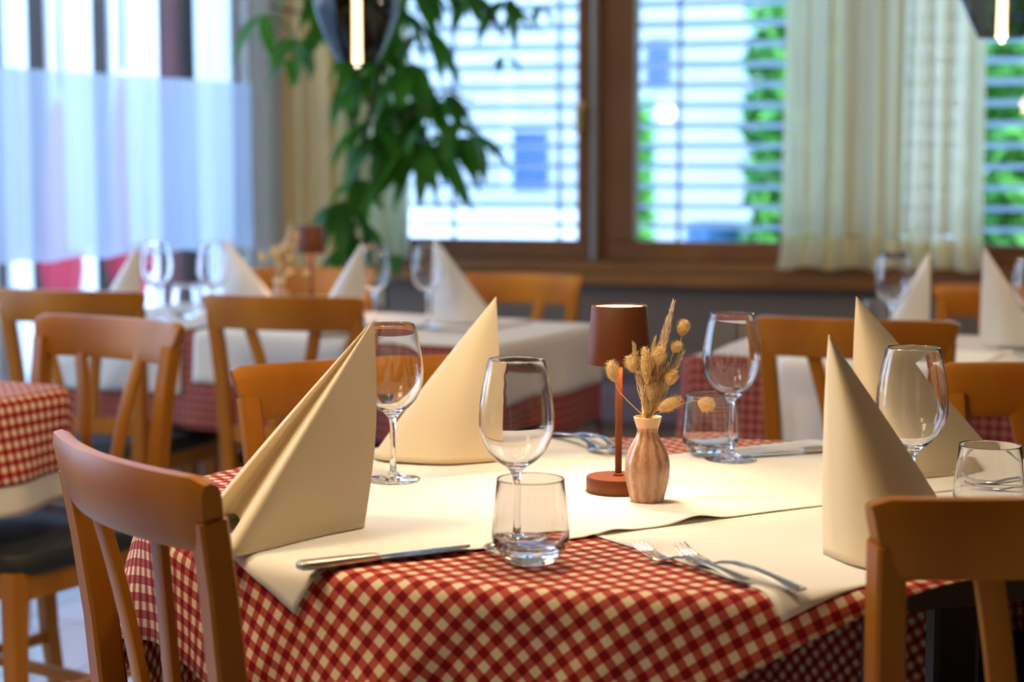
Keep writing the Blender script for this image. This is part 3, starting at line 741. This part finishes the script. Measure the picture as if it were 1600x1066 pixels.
napkin(apx(584, 499, R0[1] - .0), [R0, pb(500, 838), pb(420, 858), pb(352, 874), pb(345, 866), pb(358, 850, .004), pb(380, 836, .014), pb(362, 826, .022), pb(325, 834, .010), pb(298, 838, .0), pb(304, 822), pb(420, 800), pb(500, 805)],
       [1, 0, 0, 0, 0, 0, 0, 0, 0, 0, 0, 0, 0], 'large cream napkin standing at the front left, beside the knife', gN, bulge=.05)
R0 = pb(777, 720)
napkin(apx(775, 464, R0[1]), [R0, pb(700, 726), pb(640, 724), pb(578, 716), pb(588, 706), pb(680, 700), pb(760, 706)], [1, 0, 0, 0, 0, 0, 0], 'cream napkin standing between the left and the front wine glass', gN, bulge=.03)
R0 = pb(1288, 864)
napkin(apx(1295, 524, R0[1]), [R0, pb(1340, 886), pb(1420, 902), pb(1490, 878), pb(1512, 846), pb(1480, 828), pb(1380, 834)], [1, 0, 0, 0, 0, 0, 0], 'tall cream napkin standing at the right, nearest the camera there', gN, bulge=.04)
R0 = pb(1334, 742)
napkin(apx(1338, 464, R0[1]), [R0, pb(1400, 750), pb(1490, 744), pb(1562, 730), pb(1568, 722), pb(1480, 712), pb(1380, 718)], [1, 0, 0, 0, 0, 0, 0], 'cream napkin standing behind the front right wine glass', gN, m='napkin', bulge=.03)
def far_napkin(px, py, Y, side, wd, label, hgt=None, m='napkin2', nearx=0):
    a = apx(px, py, Y); z = TT + .011
    base = [(a[0] - side * .004, Y, z), (a[0] + side * wd * .45, Y - .045, z), (a[0] + side * wd, Y - .03, z), (a[0] + side * wd, Y + .02, z), (a[0] + side * wd * .5, Y + .05, z)]
    if side < 0: base = base[::-1]; sh = [0, 0, 0, 0, 1]
    else: sh = [1, 0, 0, 0, 0]
    return napkin(a, base, sh, label, 'folded napkins on the back tables', m=m, bulge=.03)
far_napkin(216, 379, 4.74, -1, .13, 'pointed napkin on the back left table, farthest left of four')
far_napkin(350, 368, 4.98, 1, .17, 'pointed napkin leaning right of the distant wine glass, back left table')
far_napkin(566, 378, 4.46, -1, .14, 'pointed napkin above the right backlit chair, back left table')
far_napkin(678, 370, 4.76, 1, .17, 'pointed napkin at the right end of the back left table')
far_napkin(1452, 394, 4.28, -1, .12, 'pointed napkin on the back right table, beside its wine glass')
far_napkin(1538, 387, 4.16, 1, .15, 'pointed napkin on the back right table, at the right edge')

# ------------------------------------------------------------------ glassware
def wine_glass_mesh(n=56):
    out = [(1e-5, .0), (.020, .0), (.0365, .0008), (.0375, .0018), (.036, .0030), (.022, .0052), (.010, .0082), (.0050, .014), (.0040, .030), (.0036, .055), (.0040, .075), (.0060, .086),
           (.0120, .093), (.0225, .100), (.0325, .111), (.0388, .124), (.0418, .137), (.0424, .149), (.0413, .164), (.0385, .182), (.0350, .199), (.0317, .213), (.0313, .2145), (.0307, .2145)]
    inn = [(.0304, .213), (.0337, .199), (.0372, .182), (.0400, .164), (.0410, .149), (.0404, .137), (.0374, .125), (.0310, .1125), (.0210, .1025), (.0105, .0965), (1e-5, .0945)]
    b = MB(); b.lathe(out + inn, n); return b
def smooth_prof(p, k=2):
    for _ in range(k):
        q = [p[0]]
        for i in range(len(p) - 1):
            a, c = p[i], p[i + 1]; q.append((a[0] * .75 + c[0] * .25, a[1] * .75 + c[1] * .25)); q.append((a[0] * .25 + c[0] * .75, a[1] * .25 + c[1] * .75))
        q.append(p[-1]); p = q
    return p
def lathe_obj(name, m, prof, n=56, parent=None, loc=(0, 0, 0), k=1):
    b = MB(); b.lathe(smooth_prof(prof, k) if k else prof, n); o = b.build(name, m, parent, loc=loc, ang=75)
    return o
import bmesh
def weld(o, d=2e-5):
    bm = bmesh.new(); bm.from_mesh(o.data); bmesh.ops.remove_doubles(bm, verts=bm.verts, dist=d); bmesh.ops.recalc_face_normals(bm, faces=bm.faces); bm.to_mesh(o.data); bm.free(); return o
w0 = wine_glass_mesh(); WG = w0.build('wine_glass', 'glass', ang=80); weld(WG)
TPROF = [(1e-5, 0), (.025, 0), (.0275, .0015), (.0300, .005), (.0368, .013), (.0415, .022), (.0428, .029), (.0424, .036), (.0413, .048), (.0396, .066), (.0374, .0905), (.0371, .0920), (.0365, .0920),
         (.0362, .0905), (.0384, .066), (.0401, .048), (.0411, .037), (.0413, .030), (.0395, .024), (.033, .0185), (.022, .0160), (1e-5, .0155)]
b = MB(); b.lathe(TPROF, 56); TG = b.build('water_tumbler', 'glass', ang=80); weld(TG)
usedg = {}
def put(proto, loc, label, cat, group, sc=1, rz=0):
    o = proto if proto.name not in usedg else copy_tree(proto)
    usedg[proto.name] = 1
    o.location = loc; o.scale = (sc, sc, sc); o.rotation_euler = (0, 0, rz); return tag(o, label, cat, group)
ZT = TT + .0052
def pt(px, py, z=ZT): p = at(px, py, z); return (p.x, p.y, z)
gW = 'wine glasses on the front table'; gT = 'water tumblers on the front table'
put(WG, pt(807, 857), 'wine glass at the front centre, its stem behind a tumbler', 'wine glass', gW)
put(WG, pt(614, 750), 'wine glass beside the large front left napkin', 'wine glass', gW)
put(WG, pt(1141, 718), 'wine glass right of the dried flowers', 'wine glass', gW)
put(WG, pt(1421, 822), 'wine glass in front of the two right napkins', 'wine glass', gW)
put(TG, (pt(829, 874)[0], pt(829, 874)[1], TT + .003), 'water tumbler standing on the gingham at the front centre', 'tumbler', gT)
put(TG, pt(1110, 712), 'water tumbler behind the wine glass right of the flowers', 'tumbler', gT)
put(TG, pt(1544, 812), 'water tumbler at the right above the chair back', 'tumbler', gT)
gW2 = 'wine glasses on the back tables'
zf = TT + .0105
def farglass(px, ytop, label, proto=WG, cat='wine glass', hh=.2145, group=gW2, Y=None):
    z = zf + hh
    if Y is None: p = at(px, ytop, z)
    else: p = atY(px, ytop, Y)
    put(proto, (p.x, p.y, zf), label, cat, group)
farglass(245, 389, 'wine glass beside the farthest left napkin on the back table', Y=4.78)
farglass(332, 384, 'wine glass left of the leaning napkin on the back left table', Y=4.72)
farglass(583, 381, 'wine glass right of the napkin above the right backlit chair', Y=4.60)
farglass(668, 374, 'wine glass left of the napkin at the right end of the back left table', Y=4.62)
farglass(1395, 403, 'wine glass on the back right table, left of its napkin', Y=4.22)
farglass(1612, 414, 'wine glass cut off by the right edge, back right table', Y=4.0)
farglass(1368, 470, 'water tumbler on the back right table, left of the wine glass', proto=TG, cat='tumbler', Y=4.36)
farglass(290, 430, 'water tumbler between the two left distant wine glasses', proto=TG, cat='tumbler', Y=4.92)

# ------------------------------------------------------------------ cutlery
def fork_mesh():
    """fork lying along +x from handle end (0) to tips (.2), z up"""
    b = MB()
    hs = [(0, .0045, .0088, .0022), (.003, .005, .0098, .0026), (.012, .006, .0096, .0028), (.04, .0095, .0068, .0028), (.075, .0125, .0062, .0030), (.105, .0128, .0050, .0034), (.125, .0095, .0046, .0034), (.136, .0060, .0070, .0026), (.143, .0040, .0105, .0022), (.152, .0030, .0122, .0020), (.160, .0033, .0122, .0018)]
    rings = []
    for x, z, hw, th in hs:
        rings.append([(x, hw * c, z + th / 2 * s_) for c, s_ in ((-1, 0), (-.7, .8), (0, 1), (.7, .8), (1, 0), (.7, -.8), (0, -1), (-.7, -.8))])
    b.loft(rings)
    for k in range(4):
        y0 = (k - 1.5) * .0064
        pts = [(.158, y0, .0033), (.168, y0, .0047), (.180, y0 * .97, .0078), (.190, y0 * .95, .0118), (.200, y0 * .93, .0168)]
        b.tube(pts, [1, .95, .85, .72, .35], sq=(.0034, .0019), up=(0, 0, 1))
    return b
fk = fork_mesh().build('fork', 'steel', ang=60)
def lay(proto, p_handle, p_tip, label, cat, group, z=ZT, sc=1):
    a = Vector(p_handle); c = Vector(p_tip)
    rz = math.atan2(c.y - a.y, c.x - a.x); return put(proto, (a.x, a.y, z), label, cat, group, rz=rz, sc=sc)
gC = 'forks on the front table'
lay(fk, pt(1252, 927), at(1064, 848, TT + .022), 'steel fork at the front, its arched handle reaching furthest right', 'fork', gC, TT + .0040)
lay(fk, pt(1166, 911), at(996, 841, TT + .022), 'steel fork at the front, the left one of the near pair', 'fork', gC, TT + .0040, .88)
lay(fk, pt(866, 682), pt(925, 702), 'steel fork left of the lamp stem, far side', 'fork', gC)
lay(fk, pt(905, 682), pt(962, 705), 'steel fork behind the lamp stem, far side', 'fork', gC)
pf = pt(1492, 757); lay(fk, (pf[0] + .195, pf[1] - .035, 0), pf, 'steel fork behind the right tumbler, farther one', 'fork', gC)
pf = pt(1502, 772); lay(fk, (pf[0] + .192, pf[1] - .05, 0), pf, 'steel fork behind the right tumbler, nearer one', 'fork', gC)
def make_knife():
    root = empty('table_knife')
    b = MB(); rings = []
    for x, hw, th in ((0, .0065, .0036), (.002, .0088, .0046), (.01, .0096, .0052), (.05, .0088, .0050), (.088, .0072, .0044), (.094, .0060, .0036)):
        rings.append([(x, hw * c, .0048 + th * s_) for c, s_ in ((-1, -.5), (-1, .5), (-.75, .9), (.75, .9), (1, .5), (1, -.5), (.75, -.9), (-.75, -.9))])
    b.loft(rings); b.build('handle', 'steelmatt', root, ang=50)['label'] = 'matt steel handle'
    b = MB(); rings = []
    for x, y0, y1 in ((.092, -.004, .005), (.102, -.004, .0065), (.12, -.0085, .0075), (.16, -.0100, .0082), (.19, -.0085, .0078), (.205, -.003, .0070), (.210, .003, .0055)):
        rings.append([(x, y0, .0035), (x, (y0 + y1) / 2, .0044), (x, y1, .0047), (x, y1, .0033), (x, (y0 + y1) / 2, .0030)])
    b.loft(rings); b.build('blade', 'steel', root, ang=50)['label'] = 'polished blade'
    return root
kn = make_knife()
lay(kn, pt(466, 890), pt(700, 862), 'table knife beside the front left napkin, handle towards the frame edge', 'knife', 'knives on the front table', TT + .0042)
lay(kn, pt(1335, 701), pt(1168, 714), 'table knife right of the far wine glass', 'knife', 'knives on the front table', TT + .0042)
lay(kn, pt(311, 797), pt(560, 768), 'table knife mostly hidden behind the front left napkin', 'knife', 'knives on the front table', TT + .0042)

# ------------------------------------------------------------------ table lamp
def make_lamp():
    root = empty('table_lamp')
    b = MB(); b.lathe([(1e-5, 0), (.041, 0), (.0425, .002), (.0425, .0185), (.0415, .0205), (1e-5, .0215)], 56); weld(b.build('base', 'rust', root, ang=40))
    b = MB(); b.tube([(0, 0, .021), (0, 0, .236)], .0046, 20); b.build('stem', 'rust', root)
    b = MB(); b.lathe([(.007, .021), (.007, .0235), (.0046, .0245)], 20); b.build('collar', 'rust', root)
    b = MB(); b.lathe([(.0418, .170), (.0422, .1695), (.0365, .2455), (.0355, .2465), (.0345, .2455), (.0400, .170), (.0418, .170)], 56); b.build('lamp_shade', 'rust', root, ang=60)
    b = MB(); b.lathe([(1e-5, .2425), (.0350, .2425), (.0350, .2440), (1e-5, .2440)], 48); weld(b.build('top_diffuser', 'lampglow', root))['label'] = 'glowing cream disc on top of the shade'
    b = MB(); b.lathe([(1e-5, .195), (.0370, .195), (.0370, .197), (1e-5, .197)], 48); weld(b.build('light_disc', 'lampglow', root))['label'] = 'glowing disc inside the shade'
    return root
lp = make_lamp(); P = pt(966, 768)
put(lp, P, 'small rust red cordless table lamp beside the vase, lit', 'table lamp', 'rust red table lamps')
lamp('SPOT', 'table_lamp_light', (P[0], P[1], ZT + .191), 9, (1, .62, .32), .03, spot_size=math.radians(140), spot_blend=.5)
q = atY(487, 420, 5.06)
lp2 = put(lp, (q.x, q.y, zf), 'small rust red table lamp on the back left table', 'table lamp', 'rust red table lamps')
lamp('SPOT', 'table_lamp_light', (q.x, q.y, zf + .191), 5, (1, .55, .25), .03, spot_size=math.radians(140), spot_blend=.5)

# ------------------------------------------------------------------ vase and dried flowers
def make_vase():
    prof = [(1e-5, 0), (.0195, 0), (.0215, .0015), (.0235, .010), (.0278, .028), (.0290, .043), (.0275, .056), (.0225, .070), (.0165, .080), (.0136, .087), (.0132, .092), (.0150, .098), (.0178, .107), (.0181, .1090), (.0172, .1095), (.0140, .1000), (.0118, .092), (.012, .086)]
    prof = smooth_prof(prof, 1); n = 96; b = MB()
    def rp(t, z):
        if z < .001 or z > .092: return 0
        k = min(1, z / .012) * min(1, (.092 - z) / .02); return .018 * k * math.sin(15 * t + 1.2 * math.sin(z * 140 + t * 2) * .5)
    b.lathe(prof, n, ripple=rp)
    o = b.build('bud_vase', 'vase', ang=70)
    uv = o.data.uv_layers.new(name='UVMap'); me = o.data
    for poly in me.polygons:
        us = []
        for li in poly.loop_indices:
            c = me.vertices[me.loops[li].vertex_index].co; us.append([math.atan2(c.y, c.x) / (2 * PI), c.z / .11, li])
        mn = min(u[0] for u in us)
        for u in us:
            if u[0] - mn > .5: u[0] -= 1
            uv.data[u[2]].uv = (u[0], u[1])
    return o
vs_ = make_vase(); V = pt(1011, 783)
put(vs_, V, 'ribbed brown pink bud vase in front of the table lamp', 'vase', 'bud vases')
rim = Vector((V[0], V[1], V[2] + .100))
def spray():
    root = empty('dried_flower_bunch', rim); Yv = V[1]
    tag(root, 'straw coloured dried bunny tail grasses in the bud vase', 'dried flowers', 'dried flowers in vases')
    rnd = random.Random(4)
    def stem(end, r=.0006, bend=.0, name='stem'):
        e = Vector(end) - rim; s0 = Vector((rnd.uniform(-.007, .007), rnd.uniform(-.006, .006), -.05)); s1 = Vector((s0.x * .7, s0.y, .008))
        pts = [s0, s1]
        for i in range(1, 7):
            t = i / 6; pts.append(s1.lerp(e, t) + Vector((bend * math.sin(PI * t), 0, abs(bend) * math.sin(PI * t) * .6)))
        b = MB(); b.tube(pts, r, 6); return b.build(name, 'straw', root)
    def head(c, d, L, R, n=520, m='seed', spike=.008):
        """fuzzy ovoid seed head: core and fine hairs, one mesh"""
        c = Vector(c) - rim; d = Vector(d).normalized(); a = d.orthogonal().normalized(); bb = d.cross(a); b = MB()
        rings = []
        for i in range(9):
            t = i / 8; r = R * (math.sin(PI * min(1, max(.03, t * .97 + .02))) ** .65)
            rings.append([c + d * (L * (t - .5)) + (a * math.cos(k) + bb * math.sin(k)) * r for k in (2 * PI * j / 12 for j in range(12))])
        b.loft(rings)
        for _ in range(n):
            t = rnd.random(); k = rnd.uniform(0, 2 * PI); r = R * (math.sin(PI * min(1, max(.05, t))) ** .65)
            o_ = (a * math.cos(k) + bb * math.sin(k)); p = c + d * (L * (t - .5)) + o_ * r * .9
            q = p + (o_ * 1.0 + d * .6).normalized() * rnd.uniform(.4, 1) * spike; s_ = (d.cross(o_)) * .0005
            b.add([p - s_, p + s_, q], [(0, 1, 2)])
        return b.build('seed_head', m, root, smooth=True)
    def P_(px, py, dy=0): return atY(px, py, Yv + dy)
    for (px, py, dx, dz, L, R, dy, bd_) in ((958, 581, -.25, 1, .026, .0085, -.012, -.012), (1067, 513, .2, 1, .020, .0066, .01, .01), (1056, 543, .6, 1, .015, .006, .0, .006), (1029, 557, .1, 1, .022, .0085, -.01, .004),
                                  (1009, 572, -.08, 1, .045, .0070, -.012, -.004), (990, 570, -.6, 1, .024, .0090, 0, -.008), (1048, 590, .3, 1, .020, .0085, -.008, .006), (1102, 632, .9, -.35, .020, .0088, .0, .016),
                                  (1046, 632, .95, .5, .032, .0085, -.012, .004), (1018, 608, .05, 1, .030, .0080, -.006, 0), (1034, 598, .25, 1, .030, .0075, .006, 0)):
        e = P_(px, py, dy); dd = Vector((dx, 0.05, dz)).normalized(); stem(e - dd * L * .45, bend=bd_); head(e, dd, L, R * .95)
    # feathery plumes
    for (px, py, L, dx, m) in ((1050, 482, .075, .18, 'pampas'), (1040, 510, .07, .10, 'pampas'), (1022, 540, .07, -.02, 'straw'), (1035, 560, .06, .15, 'pampas'), (1012, 590, .05, -.12, 'straw'), (1030, 600, .05, .2, 'straw'), (992, 548, .05, -.3, 'straw'), (1062, 560, .05, .35, 'pampas'), (1046, 495, .08, .1, 'pampas'), (1014, 612, .045, 0, 'straw'), (1024, 618, .04, 0, 'straw'), (1008, 628, .03, -.2, 'straw'), (1040, 580, .06, .2, 'pampas'), (1000, 575, .05, -.2, 'pampas'), (1028, 575, .07, .1, 'straw')):
        tip = P_(px, py, rnd.uniform(-.008, .015)); e = tip - rim; s1 = Vector((rnd.uniform(-.004, .004), 0, .005)); stem(tip, .0005)
        b = MB(); dd = (e - s1).normalized()
        for i in range(300):
            t = rnd.random(); p = e - dd * (L * t); k = rnd.uniform(0, 2 * PI); o_ = dd.orthogonal().normalized(); o_.rotate(Matrix.Rotation(k, 3, dd))
            w_ = (.2 + .8 * min(1, t * 1.6)); q = p + (o_ * .65 * w_ + dd * .9).normalized() * rnd.uniform(.007, .014) * (1.2 - .3 * t); s_ = dd.cross(o_) * .00045
            b.add([p - s_, p + s_, (p + q) / 2 + s_ * 2.0, q, (p + q) / 2 - s_ * 2.0], [(0, 1, 2, 3, 4)])
        b.build('grass_plume', m, root, smooth=False)
    # short bracts around the neck
    for (px, py) in ((1006, 560), (1014, 545), (1030, 535), (1042, 555), (1024, 580), (998, 590), (1036, 610), (1003, 630), (1012, 610), (1022, 625), (1030, 605), (1038, 622), (1000, 600), (1018, 590)):
        stem(P_(px, py, rnd.uniform(-.01, .01)), .0009, name='stalk')
    return root
fl1 = spray()
q = atY(437, 450, 4.9)
vz = put(vs_, (q.x, q.y, zf), 'small bud vase on the back left table, glowing in lamp light', 'vase', 'bud vases')
f2 = copy_tree(fl1); f2.location = (q.x, q.y, zf + .100); tag(f2, 'dried flowers in the bud vase on the back left table', 'dried flowers', 'dried flowers in vases')

# ------------------------------------------------------------------ pendant lamps
def make_pendant():
    root = empty('pendant_lamp')
    b = MB(); b.lathe([(.052, 0), (.068, .03), (.088, .075), (.106, .120), (.115, .160), (.112, .190), (.095, .222), (.066, .245), (.040, .258)], 56); b.build('glass_shade', 'smoke', root, ang=80)
    b = MB(); b.lathe([(.044, .250), (.046, .262), (.034, .285), (.022, .33), (.010, .345), (1e-5, .346)], 32); weld(b.build('cap', 'brass', root))
    b = MB(); b.tube([(0, 0, .34), (0, 0, 1.15)], .003, 8); b.build('cable', 'iron', root)
    b = MB(); b.lathe([(1e-5, -.012), (.010, -.008), (.013, .005), (.013, .215), (.016, .23), (.016, .26)], 24); bulb = weld(b.build('bulb', 'pane', root))
    b = MB()
    for k in range(4):
        a = PI / 2 * k; b.tube([(.0085 * math.cos(a), .0085 * math.sin(a), .002), (.0085 * math.cos(a + .5), .0085 * math.sin(a + .5), .20)], .0035, 6)
    b.build('filament', 'filament', bulb)
    return root
pd = make_pendant()
for (loc, label, pw) in (((-.41, 4.80, 1.447), 'smoked glass pendant lamp with a glowing tube bulb, above the back left table', 7), ((1.12, 4.15, 1.468), 'smoked glass pendant lamp at the top right edge', 7), ((.02, 2.18, 1.56), 'smoked glass pendant lamp hanging above the oval front table', 14)):
    put(pd, loc, label, 'pendant lamp', 'smoked glass pendant lamps')
    lamp('POINT', 'pendant_light', (loc[0], loc[1], loc[2] - .03), pw, (1, .80, .55), .045)

# ------------------------------------------------------------------ plant
def make_plant():
    base = atY(575, 600, 6.25); root = empty('leafy_houseplant', (base.x, 6.25, 0)); tag(root, 'tall green houseplant with long drooping leaves by the window corner', 'houseplant')
    ob = Vector((base.x, 6.25, 0)); rnd = random.Random(11)
    b = MB(); b.lathe([(1e-5, 0), (.13, 0), (.17, .30), (.175, .62), (.16, .62), (.15, .58), (1e-5, .57)], 32); b.build('pot', 'pot', root)
    def W(px, py, Y): return atY(px, py, Y) - ob
    stems = [[(575, 560, 6.25), (562, 420, 6.2), (545, 340, 6.15), (560, 250, 6.1), (585, 150, 6.1), (610, 20, 6.1), (620, -120, 6.1)],
             [(585, 560, 6.25), (580, 400, 6.25), (555, 300, 6.2), (550, 180, 6.2), (530, 60, 6.2), (500, -40, 6.2)],
             [(560, 250, 6.1), (640, 180, 6.0), (700, 140, 5.95), (740, 160, 5.95)], [(610, 20, 6.1), (700, -60, 6.05), (780, -60, 6.0), (830, 0, 6.0)],
             [(530, 60, 6.2), (470, 20, 6.15), (420, 10, 6.1)], [(545, 340, 6.15), (520, 320, 6.1), (505, 330, 6.05)], [(700, -60, 6.05), (790, 60, 6.0)]]
    b = MB()
    for s in stems: b.tube([W(*p) for p in s], [.016 * (1 - .5 * i / len(s)) if len(s) > 4 else .005 for i in range(len(s))], 8)
    b.build('stem', 'bark', root)
    b = MB()
    def leaf(p, d, L, wd, droop):
        d = d.normalized(); side = d.cross(Vector((0, 0, 1)))
        side = side.normalized() if side.length > .1 else Vector((1, 0, 0)); roll = Matrix.Rotation(rnd.uniform(-1.1, 1.1), 3, d); side = roll @ side
        vs = []; fs = []; n = 7; cur = p.copy(); dd = d.copy()
        for i in range(n + 1):
            t = i / n; w_ = wd * (math.sin(PI * min(1, t * .96 + .04)) ** .8) * (1.15 - .5 * t) if 0 < i < n else .0005
            nn = side.cross(dd).normalized()
            vs += [cur - side * w_ + nn * w_ * .25, cur, cur + side * w_ + nn * w_ * .25]
            dd = (dd + Vector((0, 0, -droop / n))).normalized(); cur = cur + dd * (L / n)
        for i in range(n):
            a = 3 * i; fs += [(a, a + 1, a + 4, a + 3), (a + 1, a + 2, a + 5, a + 4)]
        b.add(vs, fs)
    cl = [(408, 25, .14, 4), (462, 62, .12, 5), (505, 40, .15, 5), (450, 95, .10, 4), (500, 0, .13, 4), (560, 120, .17, 8), (600, 90, .17, 7), (640, 100, .19, 7), (620, 165, .17, 8), (580, 190, .16, 7), (660, 160, .17, 7),
          (600, 215, .17, 7), (640, 240, .19, 6), (690, 215, .17, 5), (665, 225, .25, 3), (720, 190, .14, 6), (735, 215, .15, 5), (690, 150, .13, 5), (545, 315, .13, 7), (520, 320, .14, 6), (500, 335, .12, 4), (560, 350, .12, 6), (548, 375, .11, 6), (560, 280, .13, 6),
          (620, 20, .18, 7), (660, 50, .17, 6), (590, 30, .17, 6), (740, -10, .14, 5), (790, 0, .13, 5), (815, 20, .10, 3), (845, 10, .08, 3), (790, 88, .07, 3), (620, 400, .09, 4), (540, 390, .12, 6), (525, 400, .1, 5), (570, 60, .17, 6), (540, 20, .16, 6), (640, -30, .2, 6), (580, -50, .2, 6), (700, -50, .16, 5), (510, -50, .18, 6)]
    for (px, py, L, n) in cl:
        Y = 6.05 + rnd.uniform(-.12, .12); c = W(px, py, Y)
        for i in range(n):
            a = 2 * PI * i / n + rnd.uniform(-.3, .3); el = rnd.uniform(-.7, .1)
            leaf(c, Vector((math.cos(a), math.sin(a) * .8, el)), 1.3 * L * rnd.uniform(.75, 1.15), 1.3 * L * rnd.uniform(.13, .19), 1.5)
    big = [((655, 215), (690, 350), .030), ((675, 205), (745, 340), .032), ((650, 200), (620, 300), .030), ((665, 225), (655, 330), .03)]
    for (a, c, wd) in big:
        pa, pc = W(a[0], a[1], 5.95), W(c[0], c[1], 5.9); leaf(pa, (pc - pa) + Vector((0, 0, .03)), (pc - pa).length, wd, .25)
    o = b.build('foliage', 'leaf', root)
    t = M['leaf'].node_tree; bs = t.nodes['Principled BSDF']; tr = t.nodes.new('ShaderNodeBsdfTranslucent'); tr.inputs[0].default_value = (.10, .34, .02, 1); mx = t.nodes.new('ShaderNodeMixShader'); mx.inputs[0].default_value = .3
    t.links.new(bs.outputs[0], mx.inputs[1]); t.links.new(tr.outputs[0], mx.inputs[2]); t.links.new(mx.outputs[0], t.nodes['Material Output'].inputs[0])
make_plant()

# light portals in the window openings guide the daylight sampling
def portal(f, a0, a1, z0, z1, n):
    c = f((a0 + a1) / 2, -.32, (z0 + z1) / 2); l = bpy.data.lights.new('window_portal', 'AREA'); l.shape = 'RECTANGLE'; l.size = abs(a1 - a0); l.size_y = z1 - z0; l.cycles.is_portal = True
    o = bpy.data.objects.new('window_portal', l); C.objects.link(o); o.location = c; o.rotation_euler = n.to_track_quat('-Z', 'Y').to_euler()
portal(bw, sO, SW, zs0, 2.35, NB); portal(sw, t0, t1, .3, 2.45, NS)
